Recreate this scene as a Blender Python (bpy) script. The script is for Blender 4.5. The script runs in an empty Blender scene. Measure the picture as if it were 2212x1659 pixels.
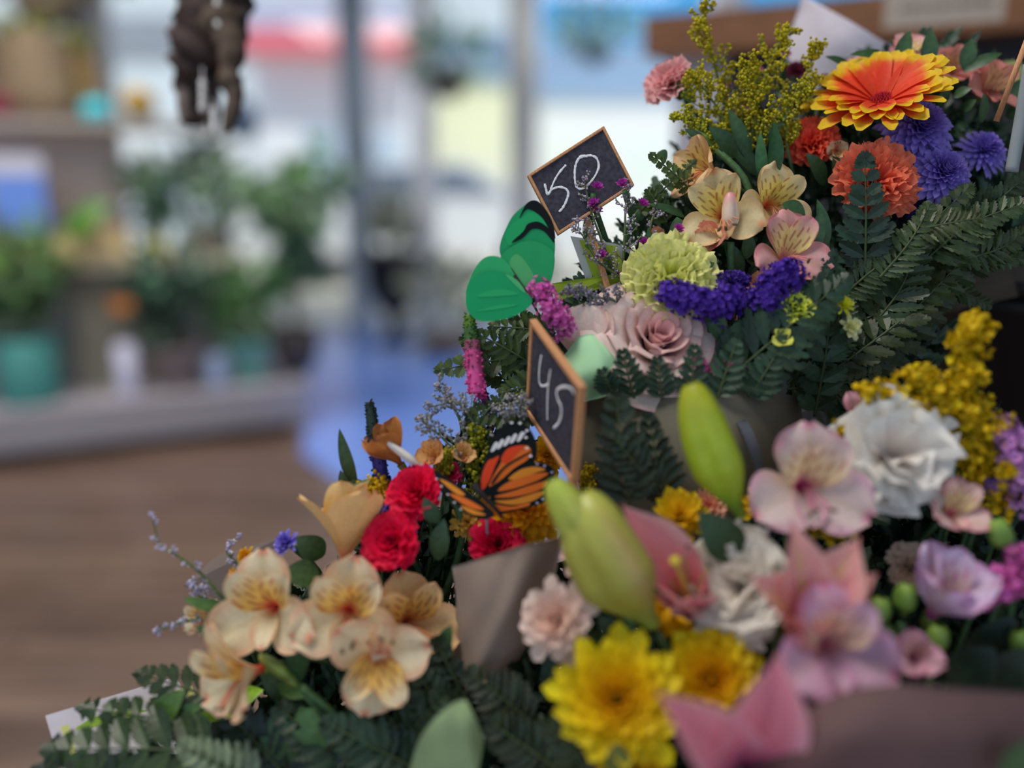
import bpy, math, random
import numpy as np
from mathutils import Vector, Matrix
R = math.radians
rng = np.random.default_rng(7)
random.seed(7)
sc = bpy.context.scene
COL = sc.collection
# ------------------------------------------------------------------ camera
F = 1916.0
PITCH = R(13)
CAM = np.array([0, 0, 1.2])
RT = np.array([1.0, 0, 0])
UP = np.array([0, math.sin(PITCH), math.cos(PITCH)])
FW = np.array([0, math.cos(PITCH), -math.sin(PITCH)])
cd = bpy.data.cameras.new('camera')
cam = bpy.data.objects.new('camera', cd); COL.objects.link(cam)
cam.location = CAM; cam.rotation_euler = (R(90) - PITCH, 0, 0)
cd.sensor_width = 36; cd.lens = 36 * F / 2212
cd.clip_start = .02; cd.clip_end = 300
cd.dof.use_dof = True; cd.dof.focus_distance = .605
cd.dof.aperture_fstop = 1.3
sc.camera = cam
# ------------------------------------------------------------------ world, lights, exposure
sc.view_settings.view_transform = 'Standard'; sc.view_settings.look = 'None'
sc.view_settings.gamma = 1; sc.view_settings.exposure = 0.0
sc.view_settings.use_curve_mapping = False
sc.cycles.use_denoising = True
sc.cycles.max_bounces = 6; sc.cycles.transparent_max_bounces = 8
w = bpy.data.worlds.new('daylight'); sc.world = w; w.use_nodes = True
nt = w.node_tree; bg = nt.nodes['Background']
tc = nt.nodes.new('ShaderNodeTexCoord'); sx = nt.nodes.new('ShaderNodeSeparateXYZ')
rp = nt.nodes.new('ShaderNodeValToRGB')
nt.links.new(tc.outputs['Generated'], sx.inputs[0]); nt.links.new(sx.outputs['Z'], rp.inputs[0])
e = rp.color_ramp.elements
e[0].position = 0.0; e[0].color = (.62, .66, .70, 1)
e[1].position = .9; e[1].color = (.50, .54, .62, 1)
k = rp.color_ramp.elements.new(.10); k.color = (.42, .66, .90, 1)
k = rp.color_ramp.elements.new(.17); k.color = (.08, .42, .85, 1)
k = rp.color_ramp.elements.new(.35); k.color = (.50, .56, .68, 1)
nt.links.new(rp.outputs[0], bg.inputs[0]); bg.inputs[1].default_value = 1.0
def light(name, kind, loc, energy, size=1, size_y=None, rot=(0, 0, 0), col=(1, 1, 1)):
    l = bpy.data.lights.new(name, kind); o = bpy.data.objects.new(name, l); COL.objects.link(o)
    o.location = loc; o.rotation_euler = rot; l.energy = energy; l.color = col
    if kind == 'AREA':
        l.size = size
        if size_y: l.shape = 'RECTANGLE'; l.size_y = size_y
    return o
sun = light('sun', 'SUN', (0, 0, 8), 2.7, rot=(R(38), 0, R(18)), col=(1, .95, .88)); sun.data.angle = R(2)
light('added_fill_light', 'AREA', (-.75, .35, 2.9), 34, .9, .9, col=(1, .94, .87))  # unseen overhead fill, added to brighten the bouquets
light('added_fill_light', 'AREA', (-1.8, 3.3, 2.9), 66, 1.4, 1.4, col=(1, .95, .90))  # unseen fill added to lift the shelf unit and its plants
# ------------------------------------------------------------------ geometry helpers
light('added_fill_light', 'AREA', (.9, 5.9, 2.9), 42, 1.2, 1.2, col=(.95, .97, 1))  # another added fill, lightens the blue floor and the window end
def P(px, py, d):
    return CAM + RT * ((px - 1106) / F * d) - UP * ((py - 829.5) / F * d) + FW * d
def CV(fx, fy, fz=None):          # a direction: right, up, towards the camera
    if fz is None: fz = math.sqrt(max(0.02, 1 - fx * fx - fy * fy))
    v = RT * fx + UP * fy - FW * fz
    return v / np.linalg.norm(v)
def S(px, d): return px / F * d   # metres for so many pixels at that depth
def nrm(v): return v / (np.linalg.norm(v) + 1e-12)
def floorpt(px, py, z=0):
    d = FW + RT * ((px - 1106) / F) - UP * ((py - 829.5) / F)
    return CAM + d * ((z - CAM[2]) / d[2])
def lin(c):
    c = np.asarray(c, float) / 255
    return np.where(c <= .04045, c / 12.92, ((c + .055) / 1.055) ** 2.4)
KL = 1.75
def C(r, g, b): return np.clip(lin((r, g, b)) * KL, 0, .92)   # pigment from its colour in ordinary shop light
def frame(z, roll=0):
    z = nrm(z); up = UP - z * np.dot(UP, z)
    if np.linalg.norm(up) < .12: up = (-FW) - z * np.dot(-FW, z)
    y = nrm(up); x = np.cross(y, z)
    c, s = math.cos(R(roll)), math.sin(R(roll))
    return np.stack([x * c + y * s, -x * s + y * c, z], 1)   # columns
_gf = {}
def gridf(nu, nv):
    if (nu, nv) not in _gf:
        i, j = np.meshgrid(np.arange(nu - 1), np.arange(nv - 1), indexing='ij')
        a = (i * nv + j).ravel()
        _gf[(nu, nv)] = np.stack([a, a + 1, a + nv + 1, a + nv], 1)
    return _gf[(nu, nv)]
class MB:
    def __init__(s): s.v = []; s.f = []; s.c = []; s.m = []; s.n = 0
    def add(s, v, f, c=(.5, .5, .5), mi=0):
        v = np.asarray(v, float)
        c = np.asarray(c, float)
        if c.ndim == 1: c = np.tile(c, (len(v), 1))
        s.v.append(v); s.c.append(c)
        if isinstance(f, np.ndarray): s.f += (f + s.n).tolist(); k = len(f)
        else: s.f += [[a + s.n for a in q] for q in f]; k = len(f)
        s.m += [mi] * k; s.n += len(v)
    def build(s, name, mat, parent=None, smooth=True, loc=None, sub=0):
        V = np.concatenate(s.v); Cc = np.concatenate(s.c)
        if parent is not None: o0 = np.array(parent['_o'])
        else: o0 = V.mean(0) if loc is None else np.array(loc)
        me = bpy.data.meshes.new(name)
        me.from_pydata((V - o0).tolist(), [], s.f)
        at = me.color_attributes.new('Col', 'FLOAT_COLOR', 'POINT')
        at.data.foreach_set('color', np.concatenate([Cc, np.ones((len(Cc), 1))], 1).astype(np.float32).ravel())
        mats = mat if isinstance(mat, (list, tuple)) else [mat]
        for m in mats: me.materials.append(m)
        if len(mats) > 1: me.polygons.foreach_set('material_index', s.m)
        me.polygons.foreach_set('use_smooth', [smooth] * len(me.polygons))
        me.validate(); me.update()
        o = bpy.data.objects.new(name, me); COL.objects.link(o)
        if parent is not None:
            top = parent
            if parent.type == 'MESH': o.parent = parent; o.location = (0, 0, 0)
            else: o.parent = parent
            o['_o'] = [float(q) for q in o0]
        else: o.location = o0; o['_o'] = [float(q) for q in o0]
        if sub:
            md = o.modifiers.new('s', 'SUBSURF'); md.levels = sub; md.render_levels = sub
        return o
def thing(name, loc, label, cat, group=None):
    o = bpy.data.objects.new(name, None); COL.objects.link(o)
    o.location = loc; o.empty_display_size = .01; o['_o'] = [float(a) for a in loc]
    tag(o, label, cat, group); return o
def tag(o, label, cat, group=None, kind=None):
    o['label'] = label; o['category'] = cat
    if group: o['group'] = group
    if kind: o['kind'] = kind
    return o
def struct(o): o['kind'] = 'structure'; return o
def cr(pts, n=8, closed=False):     # Catmull-Rom through points
    p = np.asarray(pts, float); N = len(p); out = []
    rngi = range(N) if closed else range(N - 1)
    for i in rngi:
        if closed: a, b, c, d = p[(i - 1) % N], p[i], p[(i + 1) % N], p[(i + 2) % N]
        else: a, b, c, d = p[max(i - 1, 0)], p[i], p[i + 1], p[min(i + 2, N - 1)]
        for k in range(n):
            t = k / n
            out.append(.5 * ((2 * b) + (-a + c) * t + (2 * a - 5 * b + 4 * c - d) * t * t + (-a + 3 * b - 3 * c + d) * t ** 3))
    if not closed: out.append(p[-1])
    return np.array(out)
def tube(mb, pts, r, c=(.1, .3, .1), ns=6, flat=1, mi=0):
    p = np.asarray(pts, float); n = len(p)
    r = np.broadcast_to(np.asarray(r, float), (n,))
    t = np.gradient(p, axis=0); t /= np.linalg.norm(t, axis=1, keepdims=True) + 1e-12
    ref = np.array([.3, .2, .9]) if abs(t[0][2]) < .8 else np.array([1., 0, 0])
    a = np.cross(t, ref); a /= np.linalg.norm(a, axis=1, keepdims=True) + 1e-12
    b = np.cross(t, a)
    th = np.arange(ns) * 2 * math.pi / ns
    v = p[:, None] + r[:, None, None] * (a[:, None] * np.cos(th)[None, :, None] + b[:, None] * np.sin(th)[None, :, None] * flat)
    f = []
    for i in range(n - 1):
        for j in range(ns):
            k = (j + 1) % ns
            f.append([i * ns + j, i * ns + k, (i + 1) * ns + k, (i + 1) * ns + j])
    f.append(list(range(ns))[::-1]); f.append([(n - 1) * ns + j for j in range(ns)])
    mb.add(v.reshape(-1, 3), f, c, mi)
def ico(sub):
    import bmesh
    bm = bmesh.new(); bmesh.ops.create_icosphere(bm, subdivisions=sub, radius=1)
    v = np.array([q.co[:] for q in bm.verts]); f = np.array([[q.index for q in p.verts] for p in bm.faces]); bm.free()
    return v, f
IC1 = ico(1); IC2 = ico(2); IC3 = ico(3)
def rotm():
    q = rng.normal(size=4); q /= np.linalg.norm(q); a, b, c, d = q
    return np.array([[1 - 2 * (c * c + d * d), 2 * (b * c - a * d), 2 * (b * d + a * c)], [2 * (b * c + a * d), 1 - 2 * (b * b + d * d), 2 * (c * d - a * b)], [2 * (b * d - a * c), 2 * (c * d + a * b), 1 - 2 * (b * b + c * c)]])
def blob(mb, p, r, c, tm=None, sc3=(1, 1, 1), rot=None, mi=0):
    v, f = tm or IC1
    m = rotm() if rot is None else rot
    mb.add((v * r * np.array(sc3)) @ m.T + p, f, c, mi)
def jit(c, a=.12): return np.clip(np.asarray(c) * (1 + a * rng.normal()), 0, .95)
def mixc(a, b, t):
    a = np.asarray(a); b = np.asarray(b); t = np.asarray(t)[..., None]
    return a * (1 - t) + b * t
def sst(a, b, x): x = np.clip((x - a) / (b - a), 0, 1); return x * x * (3 - 2 * x)
# ------------------------------------------------------------------ materials
MATS = {}
def attmat(name, rough=.6, trans=.25, noise=.12, nscale=400, bump=.15, sheen=0, spec=.3, coat=0):
    m = bpy.data.materials.new(name); m.use_nodes = True; n = m.node_tree; n.nodes.clear()
    out = n.nodes.new('ShaderNodeOutputMaterial'); pb = n.nodes.new('ShaderNodeBsdfPrincipled')
    at = n.nodes.new('ShaderNodeVertexColor'); at.layer_name = 'Col'
    t = n.nodes.new('ShaderNodeTexCoord'); nz = n.nodes.new('ShaderNodeTexNoise'); nz.inputs['Scale'].default_value = nscale; nz.inputs['Detail'].default_value = 3
    n.links.new(t.outputs['Object'], nz.inputs['Vector'])
    mr = n.nodes.new('ShaderNodeMapRange'); mr.inputs[3].default_value = 1 - noise; mr.inputs[4].default_value = 1 + noise
    mr.inputs[1].default_value = .3; mr.inputs[2].default_value = .7
    n.links.new(nz.outputs['Fac'], mr.inputs[0])
    mx = n.nodes.new('ShaderNodeVectorMath'); mx.operation = 'SCALE'
    n.links.new(at.outputs['Color'], mx.inputs[0]); n.links.new(mr.outputs[0], mx.inputs['Scale'])
    n.links.new(mx.outputs[0], pb.inputs['Base Color'])
    pb.inputs['Roughness'].default_value = rough; pb.inputs['Specular IOR Level'].default_value = spec
    if bump:
        b = n.nodes.new('ShaderNodeBump'); b.inputs['Strength'].default_value = bump; b.inputs['Distance'].default_value = .0006
        n.links.new(nz.outputs['Fac'], b.inputs['Height']); n.links.new(b.outputs[0], pb.inputs['Normal'])
    if trans:
        tr = n.nodes.new('ShaderNodeBsdfTranslucent'); n.links.new(mx.outputs[0], tr.inputs['Color'])
        ms = n.nodes.new('ShaderNodeMixShader'); ms.inputs[0].default_value = trans
        n.links.new(pb.outputs[0], ms.inputs[1]); n.links.new(tr.outputs[0], ms.inputs[2]); n.links.new(ms.outputs[0], out.inputs[0])
    else: n.links.new(pb.outputs[0], out.inputs[0])
    MATS[name] = m; return m
PET = attmat('petal', .55, .3, .07, 500, .15)
LEAF = attmat('leaf', .42, .12, .25, 250, .35, spec=.45)
STEM = attmat('stem', .5, 0, .2, 300, .2)
PAPER = attmat('paper', .8, .12, .05, 60, .1, spec=.2)
PAINT = attmat('painted', .6, 0, .06, 30, .05)
BARK = attmat('bark', .85, 0, .35, 90, .8)
CHALK = attmat('chalk', .95, 0, .3, 2500, .5)
SLATE = attmat('slate', .85, 0, .35, 350, .2, spec=.2)
WAX = attmat('bud_skin', .38, .15, .08, 120, .1, spec=.5)
def woodmat(name, c1, c2, scale, rough=.6, axis=(1, 12, 12), planks=0):
    m = bpy.data.materials.new(name); m.use_nodes = True; n = m.node_tree; pb = n.nodes['Principled BSDF']
    t = n.nodes.new('ShaderNodeTexCoord'); mp = n.nodes.new('ShaderNodeMapping'); mp.inputs['Scale'].default_value = axis
    nz = n.nodes.new('ShaderNodeTexNoise'); nz.inputs['Scale'].default_value = scale; nz.inputs['Detail'].default_value = 6
    n.links.new(t.outputs['Object'], mp.inputs[0]); n.links.new(mp.outputs[0], nz.inputs['Vector'])
    r = n.nodes.new('ShaderNodeValToRGB'); r.color_ramp.elements[0].color = (*c1, 1); r.color_ramp.elements[1].color = (*c2, 1)
    r.color_ramp.elements[0].position = .3; r.color_ramp.elements[1].position = .7
    n.links.new(nz.outputs['Fac'], r.inputs[0]); src = r.outputs[0]
    if planks:
        bk = n.nodes.new('ShaderNodeTexBrick'); bk.inputs['Scale'].default_value = 1; bk.inputs['Brick Width'].default_value = 1.3
        bk.inputs['Row Height'].default_value = planks; bk.inputs['Mortar Size'].default_value = .004
        bk.inputs['Color1'].default_value = (1, 1, 1, 1); bk.inputs['Color2'].default_value = (.6, .58, .6, 1); bk.inputs['Mortar'].default_value = (.3, .28, .28, 1)
        n.links.new(t.outputs['Object'], bk.inputs['Vector'])
        mx = n.nodes.new('ShaderNodeMix'); mx.data_type = 'RGBA'; mx.blend_type = 'MULTIPLY'; mx.inputs[0].default_value = 1
        n.links.new(src, mx.inputs[6]); n.links.new(bk.outputs[0], mx.inputs[7]); src = mx.outputs[2]
    n.links.new(src, pb.inputs['Base Color']); pb.inputs['Roughness'].default_value = rough
    MATS[name] = m; return m
WOOD = woodmat('sign_wood', C(150, 105, 70) * .9, C(185, 135, 95) * .9, 30, .7, (40, 40, 8))
BEAMW = woodmat('beam_wood', C(95, 62, 40), C(120, 80, 52), 5, .6, (1, 8, 8))
FLOORW = woodmat('floor_wood', C(84, 66, 54), C(112, 92, 82), 3, .33, (1, 9, 1), .12)
def glassmat():
    m = bpy.data.materials.new('window_glass'); m.use_nodes = True; n = m.node_tree; n.nodes.clear()
    o = n.nodes.new('ShaderNodeOutputMaterial'); a = n.nodes.new('ShaderNodeBsdfTransparent'); a.inputs[0].default_value = (.95, .98, 1, 1)
    g = n.nodes.new('ShaderNodeBsdfGlossy'); g.inputs['Roughness'].default_value = .02; fr = n.nodes.new('ShaderNodeFresnel'); fr.inputs[0].default_value = 1.45
    ms = n.nodes.new('ShaderNodeMixShader'); n.links.new(fr.outputs[0], ms.inputs[0]); n.links.new(a.outputs[0], ms.inputs[1]); n.links.new(g.outputs[0], ms.inputs[2]); n.links.new(ms.outputs[0], o.inputs[0])
    return m
GLASS = glassmat()
def plain(name, c, rough=.5, metal=0):
    m = bpy.data.materials.new(name); m.use_nodes = True; n = m.node_tree; pb = n.nodes['Principled BSDF']
    t = n.nodes.new('ShaderNodeTexCoord'); nz = n.nodes.new('ShaderNodeTexNoise'); nz.inputs['Scale'].default_value = 20
    n.links.new(t.outputs['Object'], nz.inputs['Vector'])
    r = n.nodes.new('ShaderNodeValToRGB'); r.color_ramp.elements[0].color = (*(np.asarray(c) * .9), 1); r.color_ramp.elements[1].color = (*np.clip(np.asarray(c) * 1.1, 0, 1), 1)
    n.links.new(nz.outputs['Fac'], r.inputs[0]); n.links.new(r.outputs[0], pb.inputs['Base Color'])
    pb.inputs['Roughness'].default_value = rough; pb.inputs['Metallic'].default_value = metal
    return m
BLACKP = plain('black_plastic', (.012, .012, .014), .55)
# ------------------------------------------------------------------ solid helpers
BOXF = [[0, 3, 2, 1], [4, 5, 6, 7], [0, 1, 5, 4], [1, 2, 6, 5], [2, 3, 7, 6], [3, 0, 4, 7]]
def box(mb, o, ax, ay, az, c=(.5, .5, .5), mi=0):   # corner and three edge vectors
    o, ax, ay, az = map(lambda a: np.asarray(a, float), (o, ax, ay, az))
    mb.add([o, o + ax, o + ax + ay, o + ay, o + az, o + ax + az, o + ax + ay + az, o + ay + az], BOXF, c, mi)
def abox(mb, x0, x1, y0, y1, z0, z1, c=(.5, .5, .5), mi=0): box(mb, (x0, y0, z0), (x1 - x0, 0, 0), (0, y1 - y0, 0), (0, 0, z1 - z0), c, mi)
def lathe(mb, ctr, prof, c, ns=28, axis=None, mi=0):
    M = np.eye(3) if axis is None else frame(np.asarray(axis, float))
    th = np.arange(ns) * 2 * math.pi / ns; v = []
    for r, z in prof: v.append(np.stack([r * np.cos(th), r * np.sin(th), np.full(ns, z)], 1))
    v = np.concatenate(v) @ M.T + ctr; f = []
    for i in range(len(prof) - 1):
        for j in range(ns):
            k = (j + 1) % ns; f.append([i * ns + j, i * ns + k, (i + 1) * ns + k, (i + 1) * ns + j])
    mb.add(v, f, c, mi)
def plate(mb, poly, thick, n, c, mi=0, off=0):     # flat outline (world points) given a thickness
    p = np.asarray(poly); n = nrm(n); k = len(p)
    v = np.concatenate([p + n * (off + thick / 2), p + n * (off - thick / 2)])
    f = [list(range(k)), [k + i for i in range(k)][::-1]] + [[i, k + i, k + (i + 1) % k, (i + 1) % k] for i in range(k)]
    mb.add(v, f, c, mi)
def sheet(mb, ctrl, c, n=8, thick=.0005, wob=0, mi=0):   # curved sheet of paper through a grid of points
    g = np.array([[P(*q) for q in row] for row in ctrl])
    g = np.array([cr(row, n) for row in g])
    g = np.array([cr(g[:, j], n) for j in range(g.shape[1])]).transpose(1, 0, 2)
    nu, nv = g.shape[:2]
    if wob:
        a = rng.uniform(0, 6, 4); U, Vv = np.meshgrid(np.linspace(0, 1, nu), np.linspace(0, 1, nv), indexing='ij')
        g = g + (np.sin(U * 9 + a[0] + Vv * 5) * np.sin(Vv * 11 + a[1]))[..., None] * wob * (-FW)
    du = np.gradient(g, axis=0); dv = np.gradient(g, axis=1); nn = np.cross(du, dv); nn /= np.linalg.norm(nn, axis=2, keepdims=True) + 1e-12
    A = (g + nn * thick / 2).reshape(-1, 3); B = (g - nn * thick / 2).reshape(-1, 3)
    f = gridf(nu, nv); K = nu * nv
    mb.add(np.concatenate([A, B]), np.concatenate([f, f[:, ::-1] + K]), c, mi)
    ed = list(range(nv)) + [i * nv + nv - 1 for i in range(1, nu)] + [(nu - 1) * nv + j for j in range(nv - 2, -1, -1)] + [i * nv for i in range(nu - 2, 0, -1)]
    b0 = mb.n - 2 * K
    mb.f += [[b0 + ed[i], b0 + ed[(i + 1) % len(ed)], b0 + K + ed[(i + 1) % len(ed)], b0 + K + ed[i]] for i in range(len(ed))]; mb.m += [mi] * len(ed)
# ------------------------------------------------------------------ petals
def W_oval(t, k=.55): return np.sin(np.pi * np.clip(t, 0, 1) ** (math.log(.5) / math.log(k))) ** .75
def W_obov(t): return (.16 + .84 * sst(.05, .62, t)) * np.sqrt(np.clip(1 - ((t - .62) / .38).clip(0, 1) ** 2.4, 0, 1))
def W_heart(t): return (.16 + .84 * sst(.05, .66, t)) * np.sqrt(np.clip(1 - ((t - .66) / .36).clip(0, 1) ** 2.2, .04, 1))
def W_spoon(t): return (.5 + .5 * sst(0, .5, t)) * np.sqrt(np.clip(1 - ((t - .84) / .17).clip(0, 1) ** 2.2, 0, 1))
def W_strap(t): return (.45 + .55 * sst(0, .45, t)) * np.sqrt(np.clip(1 - ((t - .8) / .2).clip(0, 1) ** 2.2, 0, 1))
def W_lance(t): return (.35 + .65 * sst(0, .4, t)) * np.clip(1 - sst(.5, 1.0, t) ** 1.7, 0, 1) ** .8
def W_fan(t): return .12 + .88 * t ** 1.1
def petal(mb, L, W, a0, a1, phi, colf, M, o, nu=12, nv=7, wf=W_oval, cup=.2, ruf=0, rufn=4, r0=0., z0=0., pw=1., serr=0, round_=0, tw=0, side=0, notch=0):
    t = np.linspace(0, 1, nu); s = np.linspace(-1, 1, nv); T, Q = np.meshgrid(t, s, indexing='ij')
    a = R(a0) + (R(a1) - R(a0)) * t ** pw
    dr = np.sin(a) / (nu - 1); dz = np.cos(a) / (nu - 1)
    rr = np.concatenate([[0], np.cumsum((dr[1:] + dr[:-1]) / 2)]) * L; zz = np.concatenate([[0], np.cumsum((dz[1:] + dz[:-1]) / 2)]) * L
    lf = 1 - round_ * Q ** 2 - notch * np.exp(-(Q / .3) ** 2)
    if serr: lf = lf + serr * rng.uniform(-1, 1, (1, nv)) * np.ones((nu, 1))
    lf = 1 + (lf - 1) * T
    rad = r0 + rr[:, None] * lf; z = z0 + zz[:, None] * lf
    wd = wf(t)[:, None] * W / 2
    off = cup * wd * Q ** 2
    if ruf:
        ph = rng.uniform(0, 6.28)
        off = off + ruf * L * T ** 1.5 * np.sin(Q * rufn * math.pi * .5 + ph + T * 1.5) * (.4 + .6 * rng.random())
    off = off + tw * wd * Q
    x = rad - np.cos(a)[:, None] * off; zz2 = z + np.sin(a)[:, None] * off; y = wd * Q + side * L * T ** 2
    c, sn = math.cos(R(phi)), math.sin(R(phi))
    v = np.stack([x * c - y * sn, x * sn + y * c, zz2], -1).reshape(-1, 3)
    cc = colf(T, Q) if callable(colf) else np.tile(colf, (nu * nv, 1)).reshape(nu, nv, 3)
    mb.add(v @ M.T + o, gridf(nu, nv), np.clip(cc, 0, .95).reshape(-1, 3))
GREEN = C(52, 78, 48); DKG = C(30, 50, 38); LTG = C(105, 125, 60)
def stem_to(parent, o, base, face, r=.0018, c=None, name='stem', bend=.03):
    mb = MB(); a = np.asarray(o) - np.asarray(face) * .004; L = np.linalg.norm(base - a)
    m1 = a - np.asarray(face) * min(bend, L * .25) + (base - a) * .08
    p = cr([a, m1, a + (base - a) * .45 + np.array([0, .0, -.01]), base], 6)
    tube(mb, p, r, jit(GREEN if c is None else c, .1), 6)
    return mb.build(name, STEM, parent)
# ------------------------------------------------------------------ flowers
def alstro(px, py, d, size, face, roll, pal, label, base, name='alstroemeria', cat='flower', open_=72, group=None, stam=True, k=1.0):
    """pal: (body, edge, centre, streak, blush)"""
    body, edge, cen, strk, blush = pal
    o = P(px, py, d); z = CV(*face); M = frame(z, roll); L = S(size, d) * 1.12
    t0 = thing(name, o, label, cat, group)
    o2 = o - z * L * .38
    b = body * (1 + .06 * rng.normal())
    def outer(T, Q):
        c = mixc(cen * .6 + b * .4, b, sst(.1, .5, T)); c = mixc(blush, c, sst(.02, .34, T))
        e = sst(.72, 1, np.abs(Q) + .25 * T) * sst(.35, .8, T)
        c = mixc(c, edge, e * .5)
        tip = sst(.86, 1, T) * (1 - sst(.15, .5, np.abs(Q)))
        c = mixc(c, blush, tip * .8)
        rib = (1 - sst(0, .12, np.abs(Q))) * .25
        return mixc(c, C(150, 140, 80), rib * sst(.2, .7, T))
    def inner(T, Q):
        c = mixc(cen, b, sst(.55, .95, T))
        c = mixc(blush, c, sst(.08, .46, T))
        lines = np.abs(np.sin(Q * 8.5 + T * .6)) > .78
        ph = rng.uniform(0, 6, 1)
        dash = np.sin(T * 19 + np.round(Q * 2.7) * 2.3 + ph) > -.15
        mk = (lines & dash & (T > .28) & (T < .84)).astype(float)
        c = mixc(c, strk, mk * .8)
        return mixc(c, edge, sst(.93, 1, T) * .7)
    for i, ph in enumerate((90, 210, 330)):
        mb = MB(); q = rng.uniform(-7, 7)
        petal(mb, L * rng.uniform(.98, 1.08), L * .74 * k, 14, open_ + 14 + q, ph + rng.uniform(-6, 6), outer, M, o2, 18, 13, W_heart, .25, .05, 3, round_=.10, pw=.8, tw=rng.uniform(-.2, .2), notch=.07)
        mb.build('petal', PET, t0)
    for i, ph in enumerate((36, 144, 270)):
        mb = MB(); q = rng.uniform(-6, 6)
        petal(mb, L * (1.0 if i < 2 else .8), L * (.44 if i < 2 else .34) * k, 9, open_ - (8 if i < 2 else 0) + q, ph + (14, -14, 0)[i], inner if i < 2 else outer, M, o2, 26, 17, W_obov, .45, .02, 3, r0=.001, pw=.9, tw=rng.uniform(-.2, .2))
        mb.build('petal', PET, t0)
    if stam:
        mb = MB(); an = MB()
        for i in range(6):
            a = R(255 + i * 10 + rng.uniform(-8, 8)); ln = L * rng.uniform(.62, .8)
            pts = [o2 + M @ np.array([0, 0, L * .15]), o2 + M @ np.array([math.cos(a) * ln * .12, math.sin(a) * ln * .12, ln * .6]), o2 + M @ np.array([math.cos(a) * ln * .5, math.sin(a) * ln * .5, ln * .98])]
            q = cr(pts, 4); tube(mb, q, L * .011, mixc(blush, body, .4), 4)
            if i % 2 == 0: blob(an, q[-1], L * .045, C(92, 82, 60), IC1, (.6, .6, 1.4))
        an.build('anthers', PET, mb.build('stamens', PET, t0))
    mb = MB(); lathe(mb, o2 - z * L * .16, [(.0005, 0), (L * .06, L * .02), (L * .075, L * .1), (L * .09, L * .2)], jit(LTG, .1), 10, axis=z); mb.build('calyx', LEAF, t0)
    if base is not None: stem_to(t0, o2 - z * L * .14, base, z, .0016)
    return t0
PEACH = (C(224, 180, 152), C(226, 130, 100), C(216, 160, 88), C(140, 62, 46), C(205, 80, 62))
PEACHY = (C(218, 178, 138), C(212, 150, 105), C(222, 178, 96), C(128, 55, 42), C(200, 95, 60))
PINKA = (C(218, 145, 145), C(218, 100, 112), C(222, 180, 120), C(140, 45, 60), C(222, 115, 120))
WHITEA = (C(190, 172, 170), C(188, 120, 155), C(196, 176, 140), C(150, 88, 72), C(168, 40, 110))
LILACA = (C(182, 148, 170), C(178, 110, 155), C(190, 165, 140), C(135, 80, 90), C(170, 60, 120))
DUSKA = (C(170, 112, 104), C(176, 100, 104), C(176, 140, 100), C(120, 50, 50), C(160, 80, 80))
def lily(px, py, d, size, face, roll, pal, label, base, a0=10, a1=70, petals=6, phis=None, stig=False, wk=.30, pw=1.1, nu=22, lens=None, a1s=None):
    body, edge, rib, thr = pal
    o = P(px, py, d); z = CV(*face); M = frame(z, roll); L = S(size, d)
    t0 = thing('lily', o, label, 'flower')
    phis = phis or [90, 210, 330, 30, 150, 270]
    for i, ph in enumerate(phis):
        mb = MB()
        def cf(T, Q, i=i):
            c = mixc(thr, body, sst(.1, .55, T)); c = mixc(c, edge, sst(.55, .95, np.abs(Q)) * .8)
            c = mixc(c, rib, (1 - sst(0, .22, np.abs(Q))) * sst(.05, .3, T) * (1 - sst(.6, 1, T)) * .8)
            return mixc(c, C(200, 150, 140), sst(.9, 1, T) * .6)
        Lk = L * (lens[i] if lens else rng.uniform(.95, 1.05))
        petal(mb, Lk, L * (wk if i % 2 == 0 else wk * 1.25), a0, (a1s[i] if a1s else a1) + rng.uniform(-5, 5), ph, cf, M, o, nu, 11, W_lance, .55, .012, 3, r0=.002, pw=pw, tw=rng.uniform(-.12, .12))
        mb.build('petal', PET, t0)
    if stig:
        mb = MB(); q = cr([o, o + z * L * .35, o + z * L * .7], 5); tube(mb, q, L * .018, C(170, 165, 70), 8); pi = mb.build('pistil', PET, t0); mb = MB()
        blob(mb, q[-1], L * .045, C(176, 160, 60), IC2, (1, 1, .6), rot=M); mb.build('stigma', PET, pi)
        mb = MB()
        for i in range(5):
            a = R(i * 72 + 20); q = cr([o, o + M @ np.array([math.cos(a) * .08, math.sin(a) * .08, .3]) * L, o + M @ np.array([math.cos(a) * .22, math.sin(a) * .22, .58]) * L], 4)
            tube(mb, q, L * .008, C(150, 160, 90), 5); blob(mb, q[-1], L * .055, C(70, 40, 25), IC1, (.3, 1, .3))
        mb.build('stamens', PET, t0)
    if base is not None: stem_to(t0, o, base, z, .0025)
    return t0
PINKL = (C(196, 118, 126), C(206, 160, 160), C(196, 106, 104), C(150, 72, 92))
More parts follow.
